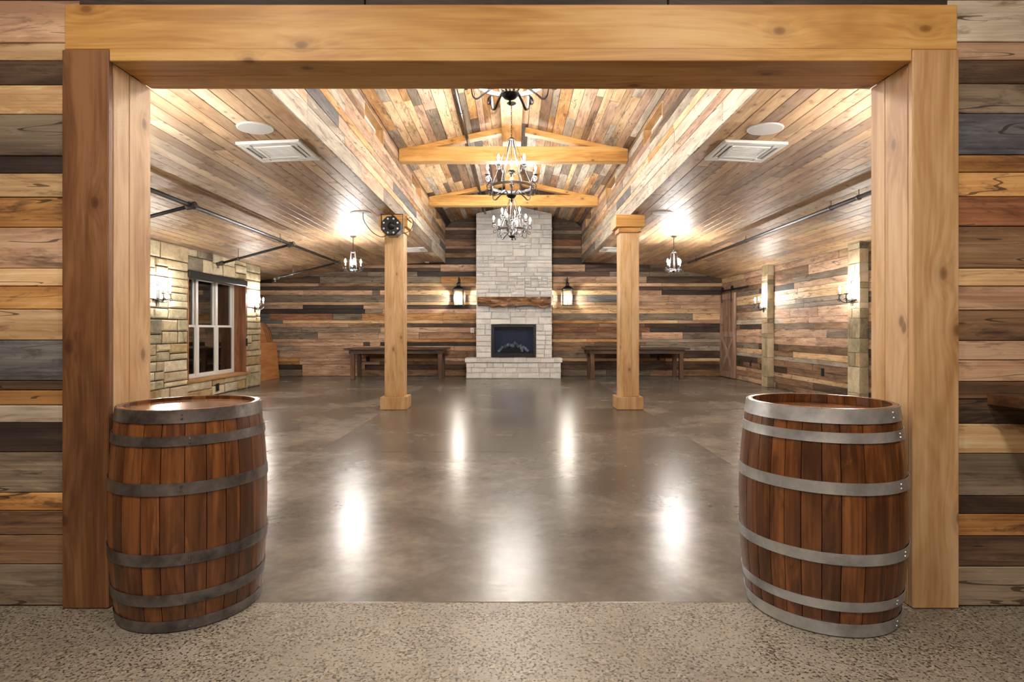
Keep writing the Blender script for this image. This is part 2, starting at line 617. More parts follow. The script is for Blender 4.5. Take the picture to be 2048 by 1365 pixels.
def stone(parent, fr, ua, ub, va, vb, th, mat, gap=0.006, rough=0.008, name='stone', n0=0.0):
    g = gap * rng.uniform(0.6, 1.3)
    us = [ua + g, ua + g + min(0.03, 0.25 * (ub - ua)), ub - g - min(0.03, 0.25 * (ub - ua)), ub - g]
    vz = [va + g, va + g + min(0.025, 0.25 * (vb - va)), vb - g - min(0.025, 0.25 * (vb - va)), vb - g]
    d = th + rng.uniform(-0.5, 1.0) * rough
    vs_ = []
    for j in range(4):
        for i in range(4):
            edge = i in (0, 3) or j in (0, 3)
            e = d - rng.uniform(0.4, 1.0) * rough if edge else d + rng.uniform(-0.3, 0.6) * rough
            ju = rng.uniform(-1, 1) * (0.0025 if edge else 0.008)
            jv = rng.uniform(-1, 1) * (0.0025 if edge else 0.006)
            vs_.append(fr.p(us[i] + ju, vz[j] + jv, n0 + e))
    base = [fr.p(us[0], vz[0], n0), fr.p(us[3], vz[0], n0), fr.p(us[3], vz[3], n0), fr.p(us[0], vz[3], n0)]
    fs = [(j * 4 + i, j * 4 + i + 1, j * 4 + i + 5, j * 4 + i + 4) for j in range(3) for i in range(3)]
    rim = [[0, 1, 2, 3], [3, 7, 11, 15], [15, 14, 13, 12], [12, 8, 4, 0]]
    for k, r in enumerate(rim):
        a, b = 16 + k, 16 + (k + 1) % 4
        fs.append((a, b) + tuple(r[::-1]))
    if fr.flip:
        fs = [f[::-1] for f in fs]
    m = MB()
    m.add(vs_ + base, fs)
    return m.obj(name, mat, parent)


def ashlar(u0, u1, v0, v1, mw, mh, out):
    w, h = u1 - u0, v1 - v0
    if w <= mw and h <= mh and (w >= h * 0.45 or h < 0.18):
        out.append((u0, u1, v0, v1))
        return
    mw, mh = max(mw, 0.3), max(mh, 0.13)
    if w > 0.26 and (w / mw >= h / mh * rng.uniform(0.75, 1.25) or h < 0.18):
        s = u0 + w * rng.uniform(0.34, 0.66)
        ashlar(u0, s, v0, v1, mw * rng.uniform(0.75, 1.25), mh, out)
        ashlar(s, u1, v0, v1, mw * rng.uniform(0.75, 1.25), mh, out)
    else:
        s = v0 + h * rng.uniform(0.34, 0.66)
        ashlar(u0, u1, v0, s, mw, mh * rng.uniform(0.75, 1.25), out)
        ashlar(u0, u1, s, v1, mw, mh * rng.uniform(0.75, 1.25), out)


def strips(a, b, lo, hi):
    """random break points from a to b"""
    out = [a - rng.uniform(0, lo * 0.6)]
    while out[-1] < b:
        out.append(out[-1] + rng.uniform(lo, hi))
    out[0] = a
    if len(out) > 2 and b - out[-2] < 0.5 * lo:
        out.pop()
    out[-1] = b
    return out


# ------------------------------------------------------------------ dimensions of the place
D_FRONT, D_JAMB, D_BACK = 2.735, 3.05, 16.6
EDGE_X, EDGE_Z = 1.926, 3.215             # where the low side ceilings meet the raised middle
EAVE_Z, APEX_Z = 4.33, 4.76
CREASE_X, CREASE_Z = 4.1, 3.125
WL, WL_TOP = -5.97, 2.80
WR, WR_TOP = 5.92, 2.74


def ceil_z(x):
    a = abs(x)
    if a <= CREASE_X:
        return EDGE_Z + (CREASE_Z - EDGE_Z) * (a - EDGE_X) / (CREASE_X - EDGE_X)
    if x < 0:
        return CREASE_Z + (WL_TOP - CREASE_Z) * (a - CREASE_X) / (-WL - CREASE_X)
    return CREASE_Z + (WR_TOP - CREASE_Z) * (a - CREASE_X) / (WR - CREASE_X)


# ------------------------------------------------------------------ floor
floor = bx('floor', plain('slab_bed', (58, 52, 46), 0.9), None, -8.2, 8.2, -3.2, D_BACK + 0.3, -0.2, -0.012, kind='structure')
tag(floor, 'concrete floor, polished in the hall and exposed aggregate in front')
FF = Frame((0, 0, -0.012), (1, 0, 0), (0, 1, 0), (0, 0, 1))
ys = [2.80, 6.25, 9.75, 13.1, D_BACK]
for j in range(4):
    for i, (a, b) in enumerate(((-8.1, -2.1), (-2.1, 2.12), (2.12, 6.2))):
        board(floor, FF, a, b, ys[j], ys[j + 1], 0.012, SLAB_C if (i == 1 and j < 3) else SLAB_S, 0.003, 0.0018, 'floor_slab')
board(floor, FF, -5, 5, -3.1, 2.80, 0.012, AGG, 0.003, 0.0018, 'floor_slab')

# ------------------------------------------------------------------ front wall around the opening (seen from the near room)
wf = MB()
wf.box(-5, -2.08, D_FRONT + 0.045, D_JAMB, 0, 3.8)
wf.box(2.06, 5, D_FRONT + 0.045, D_JAMB, 0, 3.8)
wf.box(-2.08, 2.06, D_FRONT + 0.045, D_JAMB, 2.80, 3.8)
wall_front = wf.obj('wall_front', BACKER, None, kind='structure', label='reclaimed board wall around the wide opening')
FW = Frame((0, D_FRONT + 0.045, 0), (1, 0, 0), (0, 0, 1), (0, -1, 0))
LY = [-40, 0, 85, 121, 170, 229, 312, 347, 395, 455, 537, 573, 619, 681, 762, 781, 811, 846, 905, 986, 1022, 1071, 1129, 1218.5]
LC = 'KTLDLGKLHTLHLSDHPKGHBBG'
RY = [-40, 0, 84, 120, 167, 227, 310, 345, 394, 453, 537, 573, 621, 682, 721, 764, 799, 848, 908, 993, 1029, 1073, 1134, 1218.5]
RC = 'KPTDGNHHRBLTBTTBDLGDHDG'
for ysx, cs, s in ((LY, LC, -1), (RY, RC, 1)):
    for k, c in enumerate(cs):
        z1, z0 = Z(ysx[k], D_FRONT + 0.02), max(0.004, Z(ysx[k + 1], D_FRONT + 0.02))
        inner = 2.04
        xs = [inner, inner + rng.uniform(1.0, 1.8), 4.9]
        for q in range(2):
            a, b = sorted((s * xs[q], s * xs[q + 1]))
            cc = c if q == 0 else rng.choice('TLBGH')
            board(wall_front, FW, a, b, z0, z1, 0.022 + rng.uniform(0, 0.006), RECL[(cc, 0)], 0.003, 0.0015)
zz = 2.815
for k in range(5):
    z1 = zz + (0.075, 0.13, 0.18, 0.15, 0.2)[k]
    xs = strips(-2.05, 2.05, 1.2, 2.2)
    for a, b in zip(xs[:-1], xs[1:]):
        board(wall_front, FW, a, b, zz, z1, 0.022, RECL[('K' if k == 0 else rng.choice('BGTD'), 0)])
    zz = z1
# back of that wall, seen only from inside the hall
wall_inner = MB().box(-8.1, -2.1, D_JAMB, D_JAMB + 0.05, 0, 3.3).box(2.1, 6.1, D_JAMB, D_JAMB + 0.05, 0, 3.3).box(-2.1, 2.1, D_JAMB, D_JAMB + 0.05, 2.6, 4.8) \
    .obj('wall_front_inner', ROOMWOOD, None, kind='structure')

# timber frame of the opening
fr_ = empty('trim_1', (0, D_FRONT, 0), 'heavy honey timber frame around the wide opening', kind='structure')
zH = Z(122, D_FRONT)
zT = Z(8, D_FRONT)
zN = Z(100, D_FRONT)
xl0, xl1, xr0, xr1 = X(125, D_FRONT), X(218, D_FRONT), X(1824, D_FRONT), X(1917, D_FRONT)
m = MB().box(X(128, D_FRONT), X(1916, D_FRONT), D_FRONT, D_FRONT + 0.16, zN, zT, 0.006)
m.box(xl1 + 0.001, xr0 - 0.001, D_FRONT, D_FRONT + 0.16, zH, zN + 0.01, 0.003)
m.obj('header_beam', TIM[0], fr_)
bx('header_soffit_board', TIM[0], fr_, xl1, xr0, D_FRONT + 0.165, D_JAMB + 0.01, zH + 0.002, zH + 0.06, 0.004)
bx('frame_post', TIM_BROWN, fr_, xl0, xl1, D_FRONT - 0.006, D_FRONT + 0.03, 0.002, zN, 0.005, label='red-brown stained post face')
bx('frame_post', TIM_JAMB, fr_, xr0, xr1, D_FRONT - 0.006, D_FRONT + 0.03, 0.002, zN, 0.005, label='pale honey post face with a large knot')
for x_, s in ((xl1, -1), (xr0, 1)):
    y = D_FRONT + 0.03
    for w in ((0.115, 0.17) if s < 0 else (0.17, 0.115)):
        bx('jamb_board', TIM_JAMB, fr_, x_ - s * 0.0, x_ + s * 0.09, y + 0.001, y + w - 0.001, 0.002, zH + 0.0015, 0.003)
        y += w

# ------------------------------------------------------------------ near room (around the camera): plain shell and ceiling lamps
near = MB().box(-5.1, -5.0, -3.2, D_FRONT + 0.04, 0, 3.8).box(5.0, 5.1, -3.2, D_FRONT + 0.04, 0, 3.8).box(-5, 5, -3.3, -3.2, 0, 3.8)
near.obj('wall_near_room', ROOMWOOD, None, kind='structure')
bx('ceiling_near_room', CEDAR[0], None, -5.1, 5.1, -3.3, D_JAMB, 3.8, 3.9, kind='structure')
for nm, lx, ly in (('left', -1.7, 0.7), ('right', 1.3, 0.7), ('middle', -0.3, -1.4)):
    t = empty('ceiling_lamp', (lx, ly, 3.8), 'round flush ceiling lamp in the near room, %s' % nm, 'lamp', 'near room ceiling lamps')
    MB().lathe([(0.24, -0.05), (0.25, -0.03), (0.25, 0.0)], (lx, ly, 3.8), 24).obj('lamp_base', IRON_D, t, True)
    MB().lathe([(0.0, -0.095), (0.12, -0.088), (0.2, -0.07), (0.225, -0.05)], (lx, ly, 3.8), 24).obj('diffuser', LAMP_M, t, True)

# ------------------------------------------------------------------ back wall
wb = MB().box(-8.2, 8.2, D_BACK, D_BACK + 0.2, 0, 3.4).box(-2.1, 2.1, D_BACK, D_BACK + 0.2, 3.4, 4.9)
wall_back = wb.obj('wall_back', BACKER, None, kind='structure', label='reclaimed board wall behind the fireplace')
BWf = Frame((0, D_BACK, 0), (1, 0, 0), (0, 0, 1), (0, -1, 0))
ROWS = [  # bottom pixel row of each course from the eave down, and its boards as (left pixel edge, colour)
    (416, 0, ''), (434, 1, 'D1105B'), (444, 1, 'D1105D'), (455.7, 1, 'D1105D'), (461, 1, 'T1105D'), (469, 1, 'D1105G'), (479, 1, 'D1105D'),
    (492, 1, 'B1105R'), (498, 1, 'T1105T'), (506, 1, 'D1105D'), (515.8, 1, 'B1105B'), (529.5, 1, 'K1105K'),
    (536.5, 0, 'T881T1105T1170D1300G'), (543.7, 0, 'D881T1105T1170D1330G'), (553.4, 0, 'G835K1105D1219G'),
    (566.6, 0, 'D640G882H1105T1293D'), (573.4, 0, 'T637B770L1105L1240T1323L'), (581, 0, 'D805B1105B1240D'),
    (590.3, 0, 'T745G760L1105L1241T1323K'), (604.6, 0, 'G1105G1175S1241T'), (610.5, 0, 'T560L1105T1190B1241T'),
    (618.4, 0, 'T606K727T800D1105L1241T'), (627.7, 0, 'K730G765T1105L1350L'), (640.9, 0, 'S540R666G724H1105G1385L'),
    (647.4, 0, 'S566L1105H1231L1355T'), (655, 0, 'T697B800D1105B1290D'), (665, 0, 'G761T1105R1300K'), (678.6, 0, 'G636T838B1105B1283T1365G'),
    (684.8, 0, 'T810H1105L1173H1280P'), (692.5, 0, 'T727K740T761K1105B1290G'), (702, 0, 'G600T760T1105B1170D1280P'),
    (716.7, 0, 'B560T700B1105G1300D'), (723, 0, 'H600T1105L1250H1330L'), (729.8, 0, 'H600T760B1105D1330B'), (739.7, 0, 'K605T730D1105D1300D'), (756, 0, 'G605T720B1105G1300B'),
]
import re
CH0, CH1 = X(952, 16.1) + 0.01, X(1104, 16.1) - 0.01          # the chimney stands here
for k in range(1, len(ROWS)):
    py1, up, spec = ROWS[k]
    py0 = ROWS[k - 1][0]
    z1, z0 = Z(py0, D_BACK), max(0.004, Z(py1, D_BACK))
    toks = re.findall(r'(\d*)([A-Z])', spec)
    if up:
        lo, hi = -EDGE_X, EDGE_X
    else:
        zm = z0 + 0.01
        lim_l = max(x / 100 for x in range(193, 815) if ceil_z(-x / 100) > zm or x == 193)
        lim_r = max(x / 100 for x in range(193, 592) if ceil_z(x / 100) > zm or x == 193)
        lo, hi = -lim_l, lim_r
    edges = [lo] + [X(float(a), D_BACK) for a, c in toks[1:]] + [hi]
    for i, (a, c) in enumerate(toks):
        ua, ub = edges[i], min(edges[i + 1], hi)
        if ub - ua < 0.02:
            continue
        cuts = [ua, ub] if ub - ua < 2.6 else [ua, ua + (ub - ua) * rng.uniform(0.4, 0.6), ub]
        spans = []
        for p, q in zip(cuts[:-1], cuts[1:]):
            spans += [(p, q)] if (q <= CH0 or p >= CH1) else [(a_, b_) for a_, b_ in ((p, CH0), (CH1, q)) if b_ - a_ > 0.01]
        for p, q in spans:
            if z1 > EAVE_Z and up:
                e = EDGE_X * (APEX_Z - z1) / (APEX_Z - EAVE_Z)
                eb = min(EDGE_X, EDGE_X * (APEX_Z - z0) / (APEX_Z - EAVE_Z))
                board(wall_back, BWf, max(p, -eb), min(q, eb), z0, z1, 0.02, RECL[(c, 0)], top=(max(p, -e), min(q, e)))
            else:
                board(wall_back, BWf, p, q, z0, z1, 0.016 + rng.uniform(0, 0.012), RECL[(c, 0)], 0.004, 0.003)

# ------------------------------------------------------------------ right wall (boards), with stone pilasters
wall_right = bx('wall_right', BACKER, None, WR, WR + 0.2, D_JAMB, D_BACK, 0, 2.95, kind='structure', label='reclaimed board wall on the right of the hall')
RWf = Frame((WR, 0, 0), (0, 1, 0), (0, 0, 1), (-1, 0, 0))
z = 0.005
rk = 0
RWC = ['TBG', 'DBT', 'TLT', 'BDG', 'KDB', 'TPT', 'LTB', 'GDB', 'TLT', 'GTT', 'BGD', 'TTP', 'LTT', 'TGB', 'GTG', 'TTL', 'TLP', 'KGT', 'DBG', 'TBD', 'TLB', 'BTG']
while z < WR_TOP - 0.02:
    h = rng.choice((0.09, 0.12, 0.14, 0.14, 0.17, 0.2))
    z1 = min(z + h, WR_TOP + 0.03)
    xs = strips(D_JAMB, D_BACK, 1.0, 3.0)
    for a, b in zip(xs[:-1], xs[1:]):
        board(wall_right, RWf, a, b, z, z1, 0.018 + rng.uniform(0, 0.007), RECL[(rng.choice(RWC[rk % len(RWC)]), 1)])
    z = z1
    rk += 1

for k, (d0, d1, where) in enumerate(((13.25, 13.56, 'beside the barn door'), (9.72, 10.07, 'nearest the right barrel'))):
    px0 = 5.74
    p = empty('stone_pilaster', ((px0 + WR) / 2, (d0 + d1) / 2, 0), 'rough sandstone pilaster on the board wall %s' % where, 'pilaster', 'stone pilasters')
    bx('core', MORTAR, p, px0 + 0.03, WR - 0.028, d0 + 0.03, d1 - 0.03, 0.002, WR_TOP + 0.06)
    fa = Frame((px0 + 0.03, 0, 0), (0, 1, 0), (0, 0, 1), (-1, 0, 0))
    fb = Frame((0, d0 + 0.03, 0), (1, 0, 0), (0, 0, 1), (0, -1, 0))
    fc = Frame((0, d1 - 0.03, 0), (1, 0, 0), (0, 0, 1), (0, 1, 0))
    z = 0.004
    while z < WR_TOP + 0.03:
        h = rng.choice((0.1, 0.16, 0.24, 0.34, 0.44))
        z1 = min(z + h, WR_TOP + 0.05)
        sp = rng.uniform(0.35, 0.65) if rng.random() < 0.35 else None
        cuts = [d0, d0 + (d1 - d0) * sp, d1] if sp else [d0, d1]
        for a, b in zip(cuts[:-1], cuts[1:]):
            stone(p, fa, a, b, z, z1, 0.03, rng.choices(SANDS, (5, 4, 3, 0.7, 1))[0], 0.004, 0.006)
        mt = rng.choices(SANDS, (3, 4, 4, 1.2, 0.6))[0]
        stone(p, fb, px0, WR - 0.028, z, z1, 0.03, mt, 0.004, 0.006)
        stone(p, fc, px0, WR - 0.028, z, z1, 0.03, mt, 0.004, 0.006)
        z = z1

# ------------------------------------------------------------------ left wall (stone), with the triple window
WY0, WY1, WZ0, WZ1, WEND = 10.75, 13.1, 0.37, 2.39, 13.85
wl = MB()
wl.box(WL - 0.36, WL - 0.04, D_JAMB, WY0, 0, 2.9).box(WL - 0.36, WL - 0.04, WY1, WEND - 0.04, 0, 2.9)
wl.box(WL - 0.36, WL - 0.04, WY0, WY1, 0, WZ0 - 0.03).box(WL - 0.36, WL - 0.04, WY0, WY1, WZ1 + 0.02, 2.9)
wall_left = wl.obj('wall_left', MORTAR, None, kind='structure', label='coursed sandstone wall on the left of the hall')
LWf = Frame((WL - 0.04, 0, 0), (0, 1, 0), (0, 0, 1), (1, 0, 0))
regs = []
for (a, b, c, d) in ((7.4, WY0, 0.004, 2.82), (WY1, WEND, 0.004, 2.82), (WY0, WY1, 0.004, WZ0 - 0.03), (WY0, WY1, WZ1 + 0.02, 2.82)):
    ashlar(a, b, c, d, 0.8, 0.3, regs)
for (a, b, c, d) in regs:
    mt = rng.choices(SANDS, (5, 5, 4, 1, 1.2))[0]
    stone(wall_left, LWf, a, b, c, d, 0.04, mt, 0.009, 0.016)
sub = []
ashlar(D_JAMB + 0.05, 7.4, 0.004, 2.82, 0.8, 0.34, sub)
for (a, b, c, d) in sub:
    stone(wall_left, LWf, a, b, c, d, 0.04, rng.choices(SANDS, (5, 5, 4, 1, 1.2))[0], 0.0075, 0.014)
# the nook beyond the end of the stone wall
MB().box(-8.2, -8.1, WEND - 0.2, D_BACK, 0, 3.0).box(-8.1, WL - 0.36, WEND - 0.24, WEND - 0.04, 0, 3.0) \
    .obj('wall_nook', ROOMWOOD, None, kind='structure')

win = empty('window_1', (WL - 0.3, (WY0 + WY1) / 2, WZ0), 'white triple double-hung window in the stone wall', kind='structure')
xw = WL - 0.3
for y in (WY0, WY1):
    s = 1 if y == WY0 else -1
    bx('side_jamb', CEDAR_TRIM, win, WL - 0.34, WL - 0.002, y, y + s * 0.03, WZ0, WZ1, 0.003)
bx('head_jamb', CEDAR_TRIM, win, WL - 0.34, WL - 0.002, WY0 + 0.03, WY1 - 0.03, WZ1 - 0.03, WZ1, 0.003)
bx('window_sill', SILL, win, WL - 0.34, WL + 0.06, WY0 - 0.05, WY1 + 0.08, WZ0 - 0.045, WZ0, 0.006)
uw = (WY1 - WY0 - 0.06) / 3
zm = (WZ0 + WZ1) / 2
for k in range(3):
    a = WY0 + 0.03 + k * uw
    b = a + uw
    f = MB()
    for (p, q) in ((a, a + 0.04), (b - 0.04, b)):
        f.box(xw - 0.05, xw + 0.04, p, q, WZ0, WZ1 - 0.03, 0.003)
    f.box(xw - 0.05, xw + 0.04, a + 0.04, b - 0.04, WZ0, WZ0 + 0.035, 0.003)
    f.box(xw - 0.05, xw + 0.04, a + 0.04, b - 0.04, WZ1 - 0.065, WZ1 - 0.03, 0.003)
    f.obj('window_frame', WHITE, win)
    for lo_, hi_, dx in ((WZ0 + 0.035, zm + 0.02, 0.018), (zm - 0.02, WZ1 - 0.065, -0.018)):
        sname = 'sash'
        g = MB()
        x0, x1 = xw + dx - 0.015, xw + dx + 0.015
        for (p, q) in ((a + 0.042, a + 0.085), (b - 0.085, b - 0.042)):
            g.box(x0, x1, p, q, lo_, hi_, 0.003)
        g.box(x0, x1, a + 0.085, b - 0.085, lo_, lo_ + 0.045, 0.003).box(x0, x1, a + 0.085, b - 0.085, hi_ - 0.04, hi_, 0.003)
        so = g.obj(sname, WHITE, win)
        bx('pane', GLASS, so, xw + dx - 0.002, xw + dx + 0.002, a + 0.086, b - 0.086, lo_ + 0.046, hi_ - 0.041)
bl = empty('roller_blind', (WL - 0.03, (WY0 + WY1) / 2, WZ1 - 0.13), 'black roller blind box at the head of the white window', 'blind')
bx('cassette', BLACK, bl, WL - 0.09, WL + 0.03, WY0 + 0.002, WY1 - 0.002, WZ1 - 0.115, WZ1 + 0.012, 0.012)
MB().tube([(WL + 0.035, WY1 - 0.06, WZ1 - 0.1), (WL + 0.035, WY1 - 0.06, 1.15)], 0.006, 6).obj('pull_chain', BLACK, bl)
bx('chain_weight', BLACK, bl, WL + 0.02, WL + 0.05, WY1 - 0.075, WY1 - 0.045, 0.95, 1.12, 0.004)

# ------------------------------------------------------------------ side ceilings
def facet(parent, x0, z0, x1, z1, first=None):
    L = math.hypot(x1 - x0, z1 - z0)
    v = Vector((x1 - x0, 0, z1 - z0)) / L
    n = Vector((0, 1, 0)).cross(v)
    if n.z > 0:
        n = -n
    fr0 = Frame((x0, 0, z0), (0, 1, 0), v, n)
    a = 0.0
    while a < L - 0.02:
        w = first if (first and a == 0) else 0.146
        b = min(a + w, L)
        if L - b < 0.05:
            b = L
        ends = strips(D_JAMB + 0.05, D_BACK, 2.2, 4.6)
        for p, q in zip(ends[:-1], ends[1:]):
            board(parent, fr0, p, q, a, b, 0.014 + rng.uniform(0, 0.002), rng.choices(CEDAR, (4, 4, 3, 2))[0], 0.0035, 0.0015)
        a = b


t_ = 0.03
for s, name in ((-1, 'ceiling_left'), (1, 'ceiling_right')):
    xo, zo = (WL, WL_TOP) if s < 0 else (WR, WR_TOP)
    pts = [(s * (EDGE_X + 0.06), EDGE_Z), (s * CREASE_X, CREASE_Z), (xo, zo)]
    if s < 0:
        pts.append((-8.15, zo - 0.17))
    m = MB()
    for (x0, z0), (x1, z1) in zip(pts[:-1], pts[1:]):
        m.add([(x0, D_JAMB, z0 + t_), (x1, D_JAMB, z1 + t_), (x1, D_BACK, z1 + t_), (x0, D_BACK, z0 + t_),
               (x0, D_JAMB, z0 + 0.15), (x1, D_JAMB, z1 + 0.15), (x1, D_BACK, z1 + 0.15), (x0, D_BACK, z0 + 0.15)],
              [(0, 1, 2, 3), (4, 7, 6, 5), (0, 4, 5, 1), (1, 5, 6, 2), (2, 6, 7, 3), (3, 7, 4, 0)])
    c = m.obj(name, BACKER, None, kind='structure', label='low cedar board ceiling on the %s side of the hall' % name[8:])
    pts[0] = (s * (EDGE_X + 0.004), EDGE_Z)
    for i, ((x0, z0), (x1, z1)) in enumerate(zip(pts[:-1], pts[1:])):
        facet(c, x0, z0 + t_, x1, z1 + t_, 0.2 if i == 0 else None)

# ------------------------------------------------------------------ clerestory walls and their windows
WINS = [(7.58, 8.7), (11.1, 12.25), (14.55, 15.65)]
WB0, WB1 = 4.03, 4.28
wn = 2
for s, name in ((-1, 'wall_upper_left'), (1, 'wall_upper_right')):
    m = MB()
    x0, x1 = sorted((s * (EDGE_X + 0.02), s * (EDGE_X + 0.18)))
    m.box(x0, x1, D_JAMB, D_BACK, EDGE_Z + 0.045, WB0)
    m.box(x0, x1, D_JAMB, D_BACK, WB1, EAVE_Z + 0.15)
    ends = [D_JAMB] + [v for w in WINS for v in w] + [D_BACK]
    for a, b in zip(ends[0::2], ends[1::2]):
        m.box(x0, x1, a, b, WB0, WB1)
    w = m.obj(name, BACKER, None, kind='structure', label='pale reclaimed board wall under the raised roof, %s side' % name[11:])
    fr0 = Frame((s * (EDGE_X + 0.02), 0, 0), (0, 1, 0), (0, 0, 1), (-s, 0, 0))
    zs = [EDGE_Z - 0.012, 3.42, 3.53, 3.69, 3.79, 3.93, WB0]
    mixes = ['PTPG', 'TLP', 'SPT', 'LTH', 'TPG', 'BTD']
    for k in range(6):
        es = strips(D_JAMB + 0.05, D_BACK, 1.2, 3.2)
        for a, b in zip(es[:-1], es[1:]):
            board(w, fr0, a, b, zs[k], zs[k + 1], 0.018 + rng.uniform(0, 0.005), RECL[(rng.choice(mixes[k]), 1)])
    for a, b in zip(ends[0::2], ends[1::2]):
        for q0, q1 in ((WB0, 4.15), (4.15, WB1)):
            es = strips(a, b, 0.9, 2.4) if b - a > 2.6 else [a, b]
            if a == D_JAMB:
                es[0] = D_JAMB + 0.05
            for p, q in zip(es[:-1], es[1:]):
                board(w, fr0, p, q, q0, q1, 0.02, RECL[(rng.choice('TPLBT'), 1)])
    board(w, fr0, D_JAMB + 0.05, D_BACK, WB1, EAVE_Z + 0.01, 0.02, RECL[('B', 1)])
    for (a, b) in WINS:
        o = empty('window_%d' % wn, (s * (EDGE_X + 0.14), (a + b) / 2, WB0), 'small clerestory window high in the %s board wall' % name[11:], kind='structure')
        wn += 1
        xa, xb = s * (EDGE_X + 0.002), s * (EDGE_X + 0.175)
        for y, sg in ((a, 1), (b, -1)):
            bx('side_jamb', TIM[2], o, xa, xb, y, y + sg * 0.02, WB0, WB1)
        bx('sill_board', TIM[1], o, xa, xb, a + 0.02, b - 0.02, WB0, WB0 + 0.012)
        bx('head_board', TIM[1], o, xa, xb, a + 0.02, b - 0.02, WB1 - 0.012, WB1)
        f = MB()
        p0, p1 = sorted((s * (EDGE_X + 0.12), s * (EDGE_X + 0.16)))
        f.box(p0, p1, a + 0.02, a + 0.06, WB0 + 0.012, WB1 - 0.012).box(p0, p1, b - 0.06, b - 0.02, WB0 + 0.012, WB1 - 0.012)
        f.box(p0, p1, a + 0.06, b - 0.06, WB0 + 0.012, WB0 + 0.045).box(p0, p1, a + 0.06, b - 0.06, WB1 - 0.045, WB1 - 0.012)
        f.obj('window_frame', WHITE, o)
        bx('pane', GLASS, o, s * (EDGE_X + 0.138), s * (EDGE_X + 0.142), a + 0.06, b - 0.06, WB0 + 0.045, WB1 - 0.045)

# ------------------------------------------------------------------ raised gable ceiling
gm = MB()
for s in (-1, 1):
    a0, a1 = (s * (EDGE_X + 0.2), EAVE_Z - 0.02), (0, APEX_Z + 0.03)
    gm.add([(a0[0], D_JAMB, a0[1]), (a1[0], D_JAMB, a1[1]), (a1[0], D_BACK, a1[1]), (a0[0], D_BACK, a0[1]),
            (a0[0], D_JAMB, a0[1] + 0.2), (a1[0], D_JAMB, a1[1] + 0.2), (a1[0], D_BACK, a1[1] + 0.2), (a0[0], D_BACK, a0[1] + 0.2)],
           [(0, 1, 2, 3), (4, 7, 6, 5), (0, 4, 5, 1), (1, 5, 6, 2), (2, 6, 7, 3), (3, 7, 4, 0)])
gable = gm.obj('ceiling_gable', BACKER, None, kind='structure', label='raised gable ceiling of mixed reclaimed boards')
for s in (-1, 1):
    L = math.hypot(EDGE_X, APEX_Z - EAVE_Z)
    v = Vector((-s * EDGE_X, 0, APEX_Z - EAVE_Z)).normalized()
    n = Vector((-s * (APEX_Z - EAVE_Z), 0, -EDGE_X)).normalized()
    fr0 = Frame((s * EDGE_X, 0, EAVE_Z + 0.022), (0, 1, 0), v, n)
    a = 0.0
    while a < L - 0.02:
        b = min(L, a + rng.choice((0.1, 0.13, 0.15, 0.17)))
        if L - b < 0.05:
            b = L
        es = strips(D_JAMB + 0.05, D_BACK, 1.3, 3.4)
        for p, q in zip(es[:-1], es[1:]):
            c = rng.choices('LTGPBDH', (5, 2, 3, 2, 1.6, 1.8, 2))[0]
            board(gable, fr0, p, q, a, b, 0.018 + rng.uniform(0, 0.006), RECL[(c, 1)])
        a = b

bx('ridge_beam', TIM[1], None, -0.185, 0.13, D_JAMB + 0.05, 16.04, 4.46, 4.70, 0.006,
   label='long honey timber ridge beam under the gable peak', cat='beam')
for d, which in ((6.4, 'nearest'), (9.9, 'middle'), (13.4, 'farthest')):
    tr = empty('roof_truss', (0, d, 4.13), 'honey timber roof truss with tie beam, %s' %
               {'nearest': 'hidden above the opening header', 'middle': 'nearer one behind the middle chandelier', 'farthest': 'farther one in front of the stone chimney'}[which], 'truss', 'roof trusses')
    z0, z1, w = 4.135, 4.375, 0.1
    prof = [(-1.915, z0), (1.915, z0), (1.915, z1 - 0.035), (1.78, z1), (-1.78, z1), (-1.915, z1 - 0.035)]
    m = MB()
    m.add([(x, d - w, zz) for x, zz in prof] + [(x, d + w, zz) for x, zz in prof],
          [tuple(range(6)), tuple(range(11, 5, -1))] + [(i, 6 + i, 6 + (i + 1) % 6, (i + 1) % 6) for i in range(6)])
    m.obj('tie_beam', TIM[0], tr)
    for s in (-1, 1):
        sl = (APEX_Z - EAVE_Z) / EDGE_X
        xa, xb = 1.86, 0.2
        za, zb = EAVE_Z + (EDGE_X - xa) * sl, EAVE_Z + (EDGE_X - xb) * sl
        m = MB()
        q = [(s * xa, za - 0.075), (s * xb, zb - 0.11), (s * xb, zb - 0.006), (s * xa, za - 0.006)]
        m.add([(x, d - 0.08, zz) for x, zz in q] + [(x, d + 0.08, zz) for x, zz in q],
              [(0, 1, 2, 3), (7, 6, 5, 4)] + [(i, 4 + i, 4 + (i + 1) % 4, (i + 1) % 4) for i in range(4)])
        m.obj('rafter', TIM[0], tr)

# ------------------------------------------------------------------ timber posts
for s, xc in (('left', -1.96), ('right', 1.905)):
    d = 9.77
    p = empty('timber_post', (xc, d, 0), 'square honey timber post with block base and capital, %s of the hall axis' % s, 'post', 'timber posts')
    bx('post_base', TIM[2], p, xc - 0.215, xc + 0.215, d - 0.215, d + 0.215, 0.002, 0.21, 0.008)
    for a, b in ((-0.155, 0.03), (0.031, 0.155)):
        bx('post_board', TIM[2], p, xc + a, xc + b, d - 0.155, d + 0.155, 0.212, 2.90, 0.003)
    bx('capital_neck', TIM[0], p, xc - 0.185, xc + 0.185, d - 0.185, d + 0.185, 2.902, 2.985, 0.005)
    bx('capital', TIM[0], p, xc - 0.235, xc + 0.235, d - 0.235, d + 0.235, 2.987, 3.185, 0.006)

